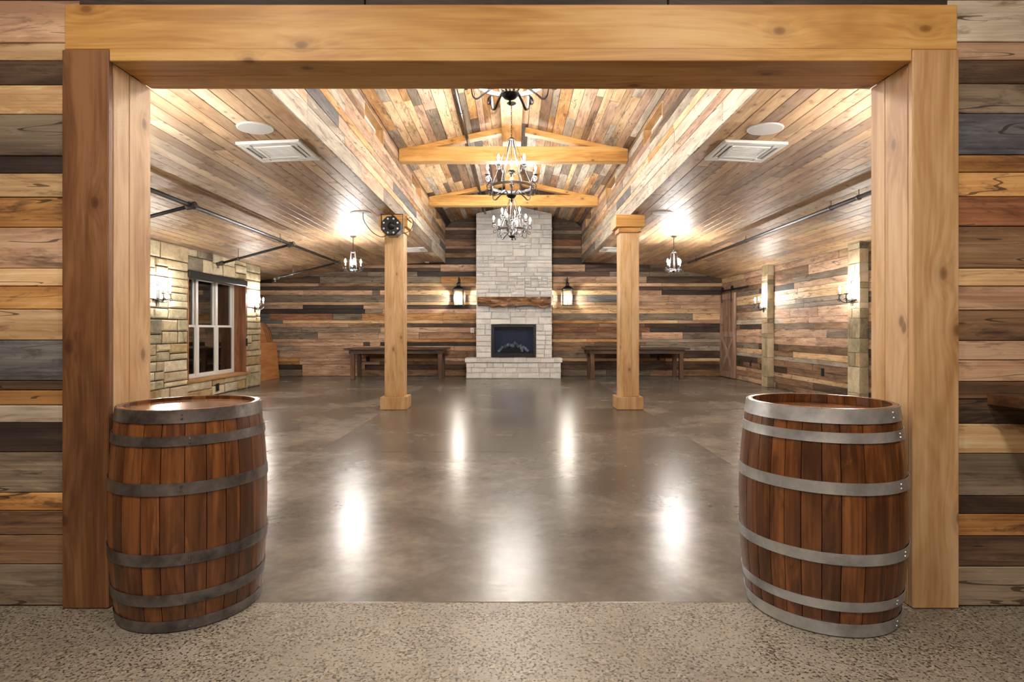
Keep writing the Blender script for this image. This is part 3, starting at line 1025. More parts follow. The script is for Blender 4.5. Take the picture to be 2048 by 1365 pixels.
# ------------------------------------------------------------------ fireplace
DC = 16.1
fp = empty('fireplace', (0, DC, 0), 'tall white limestone fireplace with raised hearth and log mantel', 'fireplace')
xa, xb = X(952, DC), X(1104, DC)
fa_, fb_ = X(982.5, DC), X(1072, DC)
fz0, fz1 = 0.56, Z(649, DC)
cm = MB()
cm.box(xa + 0.01, fa_, DC + 0.05, D_BACK - 0.001, 0.0, 4.47).box(fb_, xb - 0.01, DC + 0.05, D_BACK - 0.001, 0.0, 4.47)
cm.box(fa_, fb_, DC + 0.05, D_BACK - 0.001, fz1, 4.47).box(fa_, fb_, DC + 0.05, D_BACK - 0.001, 0.0, 0.52)
cm.obj('chimney_core', LIME_J, fp)
CF = Frame((0, DC + 0.05, 0), (1, 0, 0), (0, 0, 1), (0, -1, 0))
regs = []
ashlar(xa, xb, fz1, 4.5, 0.62, 0.2, regs)
ashlar(xa, fa_, 0.55, fz1, 0.42, 0.22, regs)
ashlar(fb_, xb, 0.55, fz1, 0.42, 0.22, regs)
for (a, b, c, d) in regs:
    stone(fp, CF, a, b, c, d, 0.05, rng.choice(LIMES), 0.005, 0.011)
# the topmost stones follow the gable
ex = [xa, -0.62, -0.21, 0.16, 0.58, xb]
for a, b in zip(ex[:-1], ex[1:]):
    top = lambda x_: APEX_Z - 0.022 - (APEX_Z - EAVE_Z) / EDGE_X * abs(x_)
    za, zb2 = top(a), top(b)
    if a < 0 < b:
        za = zb2 = 4.455
    if za > 4.505 or zb2 > 4.505:
        m = MB()
        q = [(a + 0.005, 4.503), (b - 0.005, 4.503), (b - 0.005, max(zb2, 4.51)), (a + 0.005, max(za, 4.51))]
        m.add([(x_, DC + rng.uniform(-0.004, 0.004), z_) for x_, z_ in q] + [(x_, D_BACK - 0.03, z_) for x_, z_ in q],
              [(0, 1, 2, 3), (7, 6, 5, 4)] + [(i, 4 + i, 4 + (i + 1) % 4, (i + 1) % 4) for i in range(4)])
        m.obj('stone', rng.choice(LIMES), fp)
DH = 15.72
bx('hearth_core', LIME_J, fp, X(933, DH) + 0.03, X(1121, DH) - 0.03, DH + 0.04, DC + 0.04, 0.002, 0.44)
HF = Frame((0, DH + 0.04, 0), (1, 0, 0), (0, 0, 1), (0, -1, 0))
h0, h1 = X(932.5, DH), X(1121.5, DH)
for z0, z1, mean in ((0.004, 0.155, 0.5), (0.155, 0.29, 0.42), (0.29, 0.43, 0.3)):
    es = strips(h0, h1, mean * 0.55, mean * 1.4)
    for a, b in zip(es[:-1], es[1:]):
        stone(fp, HF, a, b, z0, z1, 0.04, rng.choice(LIMES), 0.005, 0.01)
for s, xh in ((-1, h0), (1, h1)):
    sf = Frame((xh + (0.03 if s < 0 else -0.03), 0, 0), (0, 1, 0), (0, 0, 1), (s, 0, 0))
    for z0, z1 in ((0.004, 0.155), (0.155, 0.29), (0.29, 0.43)):
        stone(fp, sf, DH + 0.03, DC + 0.3, z0, z1, 0.03, rng.choice(LIMES), 0.005, 0.008)
TFr = Frame((0, 0, 0.44), (1, 0, 0), (0, 1, 0), (0, 0, 1))
es = strips(X(930, DH), X(1124.5, DH), 0.2, 0.42)
for a, b in zip(es[:-1], es[1:]):
    stone(fp, TFr, a, b, DH - 0.04, DC + 0.03, 0.11, rng.choice(LIMES), 0.003, 0.006, 'hearth_stone')
# gas insert
ins = bx('fire_insert', BLACK, fp, fa_ + 0.01, fb_ - 0.01, DC + 0.36, DC + 0.4, fz0, fz1 - 0.01, label='black metal gas fire insert')
sm = MB()
sm.box(fa_ + 0.01, fa_ + 0.075, DC - 0.01, DC + 0.03, fz0, fz1 - 0.01, 0.004).box(fb_ - 0.075, fb_ - 0.01, DC - 0.01, DC + 0.03, fz0, fz1 - 0.01, 0.004)
sm.box(fa_ + 0.075, fb_ - 0.075, DC - 0.01, DC + 0.03, fz1 - 0.075, fz1 - 0.01, 0.004).box(fa_ + 0.075, fb_ - 0.075, DC - 0.01, DC + 0.03, fz0, fz0 + 0.11, 0.004)
sm.obj('surround', BLACK, ins)
lm = MB()
lm.box(fa_ + 0.03, fa_ + 0.05, DC + 0.04, DC + 0.35, fz0 + 0.02, fz1 - 0.03).box(fb_ - 0.05, fb_ - 0.03, DC + 0.04, DC + 0.35, fz0 + 0.02, fz1 - 0.03)
lm.box(fa_ + 0.05, fb_ - 0.05, DC + 0.33, DC + 0.35, fz0 + 0.02, fz1 - 0.03).box(fa_ + 0.05, fb_ - 0.05, DC + 0.04, DC + 0.33, fz0 + 0.02, fz0 + 0.05)
lm.box(fa_ + 0.05, fb_ - 0.05, DC + 0.04, DC + 0.33, fz1 - 0.06, fz1 - 0.03)
lm.obj('lining', FBOX, ins)
bx('glass_front', FGLASS, ins, fa_ + 0.07, fb_ - 0.07, DC + 0.012, DC + 0.016, fz0 + 0.1, fz1 - 0.07)
bm_ = MB()
nx = 16
for j in range(2):
    for i in range(nx):
        x_ = fa_ + 0.2 + (fb_ - fa_ - 0.4) * i / (nx - 1)
        bm_.v.append((x_, DC + 0.08 + 0.2 * j, fz0 + 0.1 + 0.07 * rng.random() + 0.12 * math.sin(math.pi * i / (nx - 1)) * (0.5 + j * 0.5)))
base = len(bm_.v)
for i in range(nx):
    x_ = fa_ + 0.2 + (fb_ - fa_ - 0.4) * i / (nx - 1)
    bm_.v.append((x_, DC + 0.06, fz0 + 0.05))
for i in range(nx - 1):
    bm_.f += [(i, i + 1, nx + i + 1, nx + i), (base + i, base + i + 1, i + 1, i)]
bm_.obj('ember_bed', EMBER, ins)
for (x0, z0, x1, z1, y, r) in ((-0.42, 0.13, -0.3, 0.3, 0.1, 0.035), (-0.28, 0.26, -0.12, 0.36, 0.14, 0.04), (-0.14, 0.33, 0.02, 0.3, 0.18, 0.035),
                               (0.02, 0.4, 0.16, 0.28, 0.12, 0.03), (0.2, 0.34, 0.24, 0.14, 0.1, 0.038), (0.26, 0.28, 0.42, 0.15, 0.16, 0.034)):
    pts = [(x0 + (x1 - x0) * t / 5, DC + y + 0.02 * math.sin(t), fz0 + z0 + (z1 - z0) * t / 5 + rng.uniform(-0.012, 0.012)) for t in range(6)]
    MB().tube(pts, [r * rng.uniform(0.95, 1.5) for _ in pts], 7).obj('fire_log', ASHLOG, ins, True)
# mantel log
ml = MB()
ma, mb_ = X(955, DC - 0.2), X(1101, DC - 0.2)
zt, zb_ = Z(594, DC - 0.3), Z(612, DC - 0.3)
n_s, n_r = 64, 20
for i in range(n_s):
    x_ = ma + (mb_ - ma) * i / (n_s - 1)
    wave = 0.13 * mnoise.noise(Vector((x_ * 2.1 + 3.3, 0.7, 0))) + 0.05 * mnoise.noise(Vector((x_ * 6.0, 2.7, 0)))
    for k in range(n_r):
        if k < 4:
            y, z_, amp = DC - 0.001 - 0.32 * k / 4, zt, 0.002
        elif k < 12:
            t = (k - 4) / 7
            y, z_, amp = DC - 0.32 - 0.015 * math.sin(math.pi * t), zt + (zb_ - zt) * t, 0.075
        else:
            t = (k - 12) / 7
            y, z_, amp = DC - 0.32 + 0.319 * t, zb_ - 0.01 * math.sin(math.pi * t), 0.075 * (1 - t)
        nz = mnoise.noise(Vector((x_ * 1.4 + 0.4 * z_, y * 3, z_ * 9))) + 0.5 * mnoise.noise(Vector((x_ * 4.0, y * 6, z_ * 22)))
        if k < 4:
            ml.v.append((x_, y, z_ + amp * nz))
        elif k < 12:
            ml.v.append((x_, y + amp * nz, z_ - wave * t * t))
        else:
            ml.v.append((x_, y, z_ + 0.4 * amp * nz - wave * (1 - t)))
for i in range(n_s - 1):
    for k in range(n_r):
        l = (k + 1) % n_r
        ml.f.append((i * n_r + k, (i + 1) * n_r + k, (i + 1) * n_r + l, i * n_r + l))
ml.f += [tuple(range(n_r)), tuple((n_s - 1) * n_r + k for k in range(n_r - 1, -1, -1))]
ml.obj('mantel_log', LOG, fp, True, label='dark brown live-edge log mantel')

# ------------------------------------------------------------------ lamps
def ring_pts(r, z, n=24):
    return [(r * math.cos(2 * math.pi * k / n), r * math.sin(2 * math.pi * k / n), z) for k in range(n)]


def smooth_path(ctrl, per=5):
    pts = [Vector(c) for c in ctrl]
    out = []
    for i in range(len(pts) - 1):
        p0, p1, p2, p3 = pts[max(i - 1, 0)], pts[i], pts[i + 1], pts[min(i + 2, len(pts) - 1)]
        for k in range(per):
            t = k / per
            out.append(0.5 * ((2 * p1) + (p2 - p0) * t + (2 * p0 - 5 * p1 + 4 * p2 - p3) * t * t + (3 * p1 - p0 - 3 * p2 + p3) * t ** 3))
    out.append(pts[-1])
    return out


def candle(parent, x, y, z, bulb_mat, k=1.0):
    """drip pan, candle sleeve and lit flame bulb standing on z"""
    pan = MB().lathe([(0.006 * k, -0.012 * k), (0.03 * k, -0.004 * k), (0.042 * k, 0.006 * k), (0.036 * k, 0.004 * k), (0.0, 0.0)], (x, y, z), 12).obj('drip_pan', IRON, parent, True)
    MB().cyl((x, y, z), (x, y, z + 0.07 * k), 0.013 * k, None, 8).obj('candle_sleeve', SLEEVE, parent, True)
    MB().lathe([(0.006 * k, 0.07 * k), (0.016 * k, 0.086 * k), (0.018 * k, 0.1 * k), (0.012 * k, 0.124 * k), (0.003 * k, 0.145 * k), (0, 0.147 * k)],
               (x, y, z), 6).obj('bulb', bulb_mat, parent, True)


def flat_strip(m, path2d, width, th, ang=0.0):
    """sweep a flat iron strap along a path in the radial plane (r, z)"""
    pts = [Vector((p[0], p[1])) for p in path2d]
    vs_, fs = [], []
    ca, sa = math.cos(ang), math.sin(ang)
    for i, p in enumerate(pts):
        d = (pts[min(i + 1, len(pts) - 1)] - pts[max(i - 1, 0)]).normalized()
        nn = Vector((-d.y, d.x)) * th / 2
        for sg, w in ((1, -1), (1, 1), (-1, 1), (-1, -1)):
            r, z_ = p.x + nn.x * sg, p.y + nn.y * sg
            t = w * width / 2
            vs_.append((r * ca - t * sa, r * sa + t * ca, z_))
    n = len(pts)
    for i in range(n - 1):
        for k in range(4):
            l = (k + 1) % 4
            fs.append((i * 4 + k, i * 4 + l, (i + 1) * 4 + l, (i + 1) * 4 + k))
    fs += [(3, 2, 1, 0), tuple((n - 1) * 4 + k for k in range(4))]
    m.add(vs_, fs)


def curl(c, r, a0, turns, n=10, shrink=0.45):
    return [(c[0] + r * (1 - shrink * t / n) * math.cos(a0 + turns * 2 * math.pi * t / n),
             c[1] + r * (1 - shrink * t / n) * math.sin(a0 + turns * 2 * math.pi * t / n)) for t in range(n + 1)]


def make_chandelier():
    o = empty('chandelier', (0, 0, 0), 'x', 'chandelier', 'iron candle chandeliers under the ridge')
    MB().lathe([(0, 0.0), (0.012, 0.006), (0.017, 0.022), (0.008, 0.036), (0.012, 0.044)], n=12).obj('finial', IRON_D, o, True)
    MB().lathe([(0.01, 0.042), (0.045, 0.056), (0.068, 0.082), (0.07, 0.09), (0.0, 0.088)], n=20).obj('bowl', IRON_D, o, True)
    MB().cyl((0, 0, 0.08), (0, 0, 0.4), 0.011, None, 8).obj('column', IRON, o, True)
    MB().lathe([(0.008, 0.2), (0.025, 0.206), (0.008, 0.212)], n=12).obj('collar', IRON, o, True)
    m = MB()                                   # the ring band
    n = 36
    for r, z_ in ((0.295, 0.185), (0.295, 0.222), (0.289, 0.222), (0.289, 0.185)):
        m.v += ring_pts(r, z_, n)
    for q in range(4):
        for k in range(n):
            l = (k + 1) % n
            m.f.append((q * n + k, q * n + l, ((q + 1) % 4) * n + l, ((q + 1) % 4) * n + k))
    m.obj('ring_band', IRON, o, True)
    path = [(p.x, p.z) for p in smooth_path([(0.05, 0, 0.085), (0.075, 0, 0.14), (0.12, 0, 0.15), (0.2, 0, 0.1), (0.26, 0, 0.055), (0.295, 0, 0.075),
                                             (0.308, 0, 0.15), (0.312, 0, 0.23), (0.33, 0, 0.29), (0.365, 0, 0.305)], 4)]
    path += curl((0.37, 0.265), 0.04, math.pi * 0.42, -0.85)
    low = [(0.31, 0.19)] + curl((0.35, 0.155), 0.036, math.pi * 0.7, -0.95)
    for k in range(6):
        a = k * math.pi / 3
        m = MB()
        flat_strip(m, path, 0.018, 0.01, a)
        flat_strip(m, low, 0.015, 0.009, a)
        arm = m.obj('arm', IRON, o, True)
        candle(arm, 0.375 * math.cos(a), 0.375 * math.sin(a), 0.325, BULB_M)
    m = MB()
    m.lathe([(0, 0.37), (0.03, 0.385), (0.036, 0.4), (0.03, 0.41), (0.0, 0.42)], n=14)
    m.obj('upper_hub', IRON, o, True)
    up = [(p.x, p.z) for p in smooth_path([(0.03, 0, 0.4), (0.07, 0, 0.37), (0.13, 0, 0.385), (0.155, 0, 0.43), (0.175, 0, 0.47), (0.2, 0, 0.475)], 4)]
    up += curl((0.205, 0.445), 0.03, math.pi * 0.45, -0.85, 8)
    for k in range(3):
        a = math.radians(60 + 120 * k)
        m = MB()
        flat_strip(m, up, 0.016, 0.009, a)
        arm = m.obj('upper_arm', IRON, o, True)
        candle(arm, 0.205 * math.cos(a), 0.205 * math.sin(a), 0.487, BULB_M)
    MB().lathe([(0.0, 0.85), (0.05, 0.855), (0.056, 0.865), (0.03, 0.885), (0.012, 0.9), (0.0, 0.905)], n=18).obj('top_plate', IRON, o, True)
    for k in range(6):
        a = math.radians(30 + 60 * k)
        m = MB()
        flat_strip(m, [(0.042, 0.858), (0.12, 0.64), (0.2, 0.42), (0.285, 0.2)], 0.013, 0.006, a)
        m.obj('suspension_rod', IRON, o)
    MB().cyl((0, 0, 0.42), (0, 0, 0.86), 0.006, None, 6).obj('centre_rod', IRON, o, True)
    m = MB()
    z_ = 0.9
    i = 0
    top = 4.46 - (EYE + 1.787)
    while z_ < top - 0.03:
        pts = []
        for k in range(8):
            a = 2 * math.pi * k / 8
            u, w = 0.009 * math.cos(a), 0.02 * math.sin(a)
            pts.append((u, 0, z_ + 0.018 + w) if i % 2 else (0, u, z_ + 0.018 + w))
        m.tube(pts, 0.0028, 4, True)
        z_ += 0.031
        i += 1
    m.obj('chain', IRON_D, o)
    MB().lathe([(0.0, top - 0.035), (0.03, top - 0.03), (0.065, top - 0.008), (0.065, top)], n=16).obj('canopy', IRON_D, o, True)
    return o


ch = make_chandelier()
for i, (d, rz, lab) in enumerate(((4.66, 0, 'iron chandelier nearest, mostly hidden behind the header beam'),
                                  (8.15, 30, 'two-tier iron candle chandelier in the middle, below the nearer tie beam'),
                                  (11.65, 15, 'farthest iron candle chandelier, in front of the stone chimney'))):
    loc = (-0.028, d, EYE + 1.787)
    c = copy_tree(ch, None, loc, math.radians(rz)) if i else ch
    c.location = loc
    c.rotation_euler = (0, 0, math.radians(rz))
    c['label'] = lab


def make_pendant():
    o = empty('pendant_lamp', (0, 0, 0), 'x', 'pendant lamp', 'small candle pendants')
    MB().lathe([(0, 0), (0.012, 0.01), (0.008, 0.025), (0.03, 0.035), (0.045, 0.05), (0.0, 0.052)], n=12).obj('bowl', IRON_D, o, True)
    m = MB()
    m.tube(ring_pts(0.085, 0.075, 20), 0.007, 5, True)
    m.tube(ring_pts(0.055, 0.42, 16), 0.007, 5, True)
    m.obj('ring_band', IRON, o, True)
    for k in range(4):
        a = k * math.pi / 2
        m = MB()
        flat_strip(m, [(0.085, 0.07), (0.055, 0.42)], 0.014, 0.008, a + math.pi / 4)
        m.obj('upright', IRON, o)
        m = MB()
        pth = [(p.x, p.z) for p in smooth_path([(0.03, 0, 0.05), (0.07, 0, 0.03), (0.11, 0, 0.045), (0.13, 0, 0.1), (0.15, 0, 0.13)], 4)] + curl((0.165, 0.1), 0.03, math.pi * 0.6, -0.85, 8)
        flat_strip(m, pth, 0.014, 0.009, a)
        flat_strip(m, [(0.12, 0.06)] + curl((0.16, 0.045), 0.022, math.pi * 0.9, -0.8, 8), 0.012, 0.008, a)
        arm = m.obj('arm', IRON, o, True)
        candle(arm, 0.15 * math.cos(a), 0.15 * math.sin(a), 0.14, PBULB_M)
    m = MB()
    m.cyl((0, 0, 0.42), (0, 0, 0.74), 0.006, None, 6)
    for k in range(4):
        a = k * math.pi / 2
        m.cyl((0.055 * math.cos(a), 0.055 * math.sin(a), 0.42), (0, 0, 0.47), 0.004, None, 4)
    m.obj('stem', IRON_D, o, True)
    MB().lathe([(0.0, 0.715), (0.03, 0.718), (0.062, 0.738), (0.062, 0.745)], n=16).obj('canopy', IRON_D, o, True)
    return o


pn = make_pendant()
for i, (x_, lab) in enumerate(((-3.2, 'small iron candle pendant lamp under the left ceiling'), (3.2, 'small iron candle pendant lamp under the right ceiling'),
                              (-3.2, 'iron candle pendant added for light, unseen behind the left jamb'), (3.2, 'iron candle pendant added for light, unseen behind the right jamb'))):  # last pair is unseen, added to brighten the near side ceilings
    c = pn if i == 0 else copy_tree(pn)
    c.location = (x_, 11.69 if i < 2 else 4.66, ceil_z(x_) + 0.016 - 0.745)
    c.rotation_euler = (0, 0, math.radians(22))
    c['label'] = lab


def make_sconce():
    """wall bracket: wall plane at x = 0, sticking out towards +x"""
    o = empty('wall_sconce', (0, 0, 0), 'x', 'sconce', 'two-candle iron wall sconces')
    loop = [(0.008, 0.03 * math.cos(a), 0.285 + 0.05 * math.sin(a)) for a in [2 * math.pi * k / 14 for k in range(14)]]
    m = MB()
    m.tube(loop, 0.006, 5, True)
    for y in (-0.022, 0.022):
        m.tube([(0.008, y, 0.26), (0.012, y, 0.12), (0.012, y, -0.1)], 0.006, 5)
    m.obj('back_strap', IRON_D, o, True)
    m = MB()
    m.box(0.0, 0.02, -0.13, 0.13, -0.012, 0.012, 0.004)
    m.obj('cross_bar', IRON_D, o)
    MB().lathe([(0.0, 0.0), (0.028, 0.002), (0.03, 0.01), (0.0, 0.022)], (0, 0, 0), 12, 'x').obj('boss', IRON_D, o, True)
    for s in (-1, 1):
        m = MB()
        pts = smooth_path([(0.01, 0, 0.0), (0.07, s * 0.02, -0.035), (0.13, s * 0.06, -0.03), (0.17, s * 0.1, 0.03), (0.16, s * 0.1, 0.09)], 5)
        m.tube(pts, 0.0075, 6)
        sc_ = [(0.17 + 0.028 * math.cos(t) * (1 - t / 9), s * 0.1, 0.0 + 0.03 * math.sin(t) * (1 - t / 9)) for t in [k * 0.55 for k in range(11)]]
        m.tube(sc_, 0.006, 5)
        arm = m.obj('arm', IRON_D, o, True)
        candle(arm, 0.16, s * 0.1, 0.1, SBULB_M)
    return o


sc0 = make_sconce()
for i, (x_, y_, rz, lab) in enumerate(((WL + 0.012, 9.8, 0, 'iron two-candle wall sconce on the stone wall left of the window'),
                                       (WL + 0.012, 13.48, 0, 'iron two-candle wall sconce on the stone wall right of the window'),
                                       (5.728, 13.4, 180, 'iron two-candle sconce on the farther stone pilaster'),
                                       (5.728, 9.9, 180, 'iron two-candle sconce on the nearer stone pilaster'),
                                       (WL + 0.012, 6.35, 0, 'iron two-candle wall sconce added for light, unseen behind the left jamb'),
                                       (5.89, 6.35, 180, 'iron two-candle wall sconce added for light, unseen behind the right jamb'),  # these two are out of view, added to light the near hall
                                       )):
    c = sc0 if i == 0 else copy_tree(sc0)
    c.location = (x_, y_, 1.81)
    c.rotation_euler = (0, 0, math.radians(rz))
    c['label'] = lab


def make_lantern():
    """wall lantern: wall plane at y = 0, hanging in front of it (towards -y); origin at the bottom of the cage"""
    o = empty('wall_lantern', (0, 0, 0), 'x', 'lantern', 'black wall lanterns beside the fireplace')
    yc, w, h = -0.2, 0.13, 0.47
    m = MB()
    for sx in (-1, 1):
        for sy in (-1, 1):
            m.box(sx * w - 0.008, sx * w + 0.008, yc + sy * w - 0.008, yc + sy * w + 0.008, 0.0, h)
    for z_ in (0.0, h - 0.018):
        for s in (-1, 1):
            m.box(-w, w, yc + s * w - 0.008, yc + s * w + 0.008, z_, z_ + 0.018)
            m.box(s * w - 0.008, s * w + 0.008, yc - w, yc + w, z_, z_ + 0.018)
    m.box(-w, w, yc - w, yc + w, 0.0, 0.008)
    m.obj('cage', BLACK, o)
    m = MB()
    a = w + 0.02
    m.add([(-a, yc - a, h), (a, yc - a, h), (a, yc + a, h), (-a, yc + a, h), (-0.045, yc - 0.045, h + 0.085), (0.045, yc - 0.045, h + 0.085), (0.045, yc + 0.045, h + 0.085), (-0.045, yc + 0.045, h + 0.085)],
          [(3, 2, 1, 0), (4, 5, 6, 7), (0, 1, 5, 4), (1, 2, 6, 5), (2, 3, 7, 6), (3, 0, 4, 7)])
    m.box(-0.05, 0.05, yc - 0.05, yc + 0.05, h + 0.085, h + 0.15, 0.006)
    m.lathe([(0.045, h + 0.15), (0.05, h + 0.16), (0.02, h + 0.19), (0.012, h + 0.22)], (0, yc, 0), 10)
    m.obj('roof', BLACK, o)
    m = MB()
    m.tube(smooth_path([(0, yc, h + 0.21), (0, yc, h + 0.3), (0, yc + 0.06, h + 0.34), (0, -0.02, h + 0.3), (0, -0.012, h + 0.18)], 5), 0.01, 6)
    m.box(-0.035, 0.035, -0.018, -0.001, h - 0.02, h + 0.3, 0.004)
    m.obj('bracket', BLACK, o)
    for s in (-1, 1):
        bx('glass_panel', LGLASS, o, -w + 0.008, w - 0.008, yc + s * w - 0.002, yc + s * w + 0.002, 0.018, h - 0.018)
        bx('glass_panel', LGLASS, o, s * w - 0.002, s * w + 0.002, yc - w + 0.008, yc + w - 0.008, 0.018, h - 0.018)
    for dx, dy in ((-0.05, 0.03), (0.05, 0.03), (0.0, -0.05)):
        c = MB().cyl((dx, yc + dy, 0.008), (dx, yc + dy, 0.17), 0.012, None, 8).obj('candle_sleeve', SLEEVE, o, True)
        MB().lathe([(0.008, 0.17), (0.018, 0.19), (0.021, 0.21), (0.014, 0.245), (0.003, 0.27), (0, 0.272)], (dx, yc + dy, 0), 6).obj('bulb', LBULB_M, c, True)
    return o


ln = make_lantern()
for i, (x_, lab) in enumerate(((X(917.5, 16.4), 'black box lantern with lit bulbs on the board wall left of the chimney'), (X(1134.5, 16.4), 'black box lantern with lit bulbs on the board wall right of the chimney'))):
    c = ln if i == 0 else copy_tree(ln)
    c.location = (x_, D_BACK - 0.026, Z(612, 16.4))
    c['label'] = lab

# ------------------------------------------------------------------ ceiling units, loudspeakers, detectors
def make_cassette():
    o = empty('ceiling_cassette', (0, 0, 0), 'x', 'air conditioner', 'white ceiling air cassettes')
    a = 0.32
    m = MB()
    m.box(-a, a, -a, -a + 0.05, -0.03, 0, 0.004).box(-a, a, a - 0.05, a, -0.03, 0, 0.004)
    m.box(-a, -a + 0.05, -a + 0.05, a - 0.05, -0.03, 0, 0.004).box(a - 0.05, a, -a + 0.05, a - 0.05, -0.03, 0, 0.004)
    m.obj('panel_frame', WHITE, o)
    bx('throat', GRILLE, o, -a + 0.05, a - 0.05, -a + 0.05, a - 0.05, -0.008, 0)
    m = MB()
    b = 0.2
    m.box(-b, b, -b, -b + 0.04, -0.032, -0.01, 0.003).box(-b, b, b - 0.04, b, -0.032, -0.01, 0.003)
    m.box(-b, -b + 0.04, -b + 0.04, b - 0.04, -0.032, -0.01, 0.003).box(b - 0.04, b, -b + 0.04, b - 0.04, -0.032, -0.01, 0.003)
    for sx in (-1, 1):
        for sy in (-1, 1):
            m.box(min(sx * 0.2, sx * 0.27), max(sx * 0.2, sx * 0.27), min(sy * 0.2, sy * 0.27), max(sy * 0.2, sy * 0.27), -0.03, -0.01, 0.002)
    m.obj('centre_frame', WHITE, o)
    gr = bx('intake_grille', WHITE_D, o, -0.16, 0.16, -0.16, 0.16, -0.026, -0.012)
    for k in range(9):
        y = -0.14 + 0.035 * k
        bx('grille_slat', WHITE, gr, -0.158, 0.158, y - 0.004, y + 0.004, -0.03, -0.026)
    for s in (-1, 1):
        bx('air_flap', WHITE, o, -0.19, 0.19, s * 0.235 - 0.022, s * 0.235 + 0.022, -0.024, -0.014)
        bx('air_flap', WHITE if s < 0 else WHITE_D, o, s * 0.235 - 0.016, s * 0.235 + 0.016, -0.19, 0.19, -0.024, -0.014)
    return o


slope = math.atan2(EDGE_Z - CREASE_Z, CREASE_X - EDGE_X)
cs = make_cassette()
for i, (x_, y_, lab) in enumerate(((-2.47, 6.19, 'square white air cassette in the left ceiling, nearest the opening'), (2.44, 6.2, 'square white air cassette in the right ceiling, nearest the opening'),
                                   (-2.38, 13.8, 'white air cassette in the left ceiling, far beyond the post'), (2.38, 13.8, 'white air cassette in the right ceiling, far beyond the post'))):
    c = cs if i == 0 else copy_tree(cs)
    c.location = (x_, y_, ceil_z(x_) + 0.013)
    c.rotation_euler = (0, (slope if x_ > 0 else -slope), math.pi if x_ < 0 else 0)
    if x_ < 0:
        c.rotation_euler = (0, slope, math.pi)
    c['label'] = lab


def make_speaker():
    o = empty('ceiling_speaker', (0, 0, 0), 'x', 'speaker', 'round ceiling speakers')
    MB().lathe([(0.15, -0.012), (0.162, -0.01), (0.165, 0.0)], n=28).obj('speaker_rim', WHITE, o, True)
    MB().lathe([(0.0, -0.016), (0.1, -0.015), (0.15, -0.0125)], n=28).obj('speaker_grille', WHITE_D, o, True)
    return o


sp = make_speaker()
for i, (x_, y_, lab) in enumerate(((-2.43, 5.51, 'round white speaker in the left ceiling, nearest the opening'), (2.38, 5.54, 'round white speaker in the right ceiling, nearest the opening'),
                                   (-2.48, 9.5, 'round white speaker in the left ceiling beside the party light'), (2.42, 9.5, 'round white speaker in the right ceiling beside the right post'))):
    c = sp if i == 0 else copy_tree(sp)
    c.location = (x_, y_, ceil_z(x_) + 0.013)
    c.rotation_euler = (0, slope if x_ > 0 else -slope, 0)
    c['label'] = lab
MB().lathe([(0, -0.03), (0.05, -0.028), (0.06, -0.015), (0.065, 0.0)], (-2.41, 16.35, ceil_z(-2.41) + 0.014), 18).obj(
    'smoke_detector', WHITE, None, True, label='small white smoke detector on the left ceiling by the back wall', cat='detector')

# ------------------------------------------------------------------ sprinkler pipes
def pipe_run(name, label, pts, r, branches, hang):
    o = empty(name, pts[0], label, 'pipe', 'black sprinkler pipes')
    MB().tube(pts, r, 8).obj('main_pipe', PIPE, o, True)
    for (a, b) in branches:
        MB().tube([a, b], r * 0.85, 8).obj('branch_pipe', PIPE, o, True)
        A, B = Vector(a), Vector(b)
        dr = (B - A).normalized()
        MB().cyl(A - dr * 0.06, A + dr * 0.07, r * 1.6, None, 8).cyl(A - Vector((0, 0.07, 0)), A + Vector((0, 0.07, 0)), r * 1.5, None, 8).obj('tee_fitting', FIT, o, True)
        MB().cyl(B - dr * 0.12, B - dr * 0.05, r * 1.5, None, 8).cyl(B - dr * 0.03, B + dr * 0.02, r * 1.4, None, 8).cyl(B, B - Vector((0, 0, 0.07)), 0.016, None, 6).cyl(
            B - Vector((0, 0, 0.07)), B - Vector((0, 0, 0.078)), 0.03, None, 8).obj('sprinkler_head', FIT, o, True)
        M_ = A + (B - A) * 0.72
        MB().cyl(M_ - dr * 0.012, M_ + dr * 0.012, r * 1.25, None, 8).cyl(M_, (M_.x, M_.y, ceil_z(M_.x) + 0.012), 0.006, None, 5).obj('pipe_hanger', FIT, o)
    for h, ztop in hang:
        h = Vector(h)
        MB().cyl(h - Vector((0, 0.014, 0)), h + Vector((0, 0.014, 0)), r * 1.3, None, 8).cyl(h, (h.x, h.y, ztop), 0.006, None, 5).obj('pipe_hanger', FIT, o)


hz = EYE + 1.68
cz = ceil_z(4.34) + 0.012
pipe_run('sprinkler_pipe', 'branched black sprinkler pipe under the left ceiling', [(-4.34, 3.4, hz), (-4.34, 14.5, hz)], 0.03,
         [((-4.34, 7.9, hz), (-5.8, 7.9, hz - 0.38)), ((-4.34, 11.45, hz), (-5.85, 11.6, hz - 0.37)), ((-4.34, 14.5, hz), (-5.9, 14.5, hz - 0.4))],
         [((-4.34, y, hz), ceil_z(-4.34) + 0.012) for y in (6.6, 10.9, 14.2)])
pipe_run('sprinkler_pipe', 'straight black sprinkler pipe under the right ceiling', [(4.36, 3.4, hz), (4.36, 14.6, hz)], 0.03, [],
         [((4.36, y, hz), ceil_z(4.36) + 0.012) for y in (7.4, 8.05, 11.0, 14.0)])
zg = EAVE_Z + (EDGE_X - 0.77) * (APEX_Z - EAVE_Z) / EDGE_X
pipe_run('sprinkler_pipe', 'black sprinkler pipe under the gable left of the ridge beam', [(-0.77, 3.4, zg - 0.09), (-0.77, 16.04, zg - 0.09)], 0.026, [],
         [((-0.77, y, zg - 0.09), zg + 0.005) for y in (5.9, 8.6, 12.2, 15.0)])

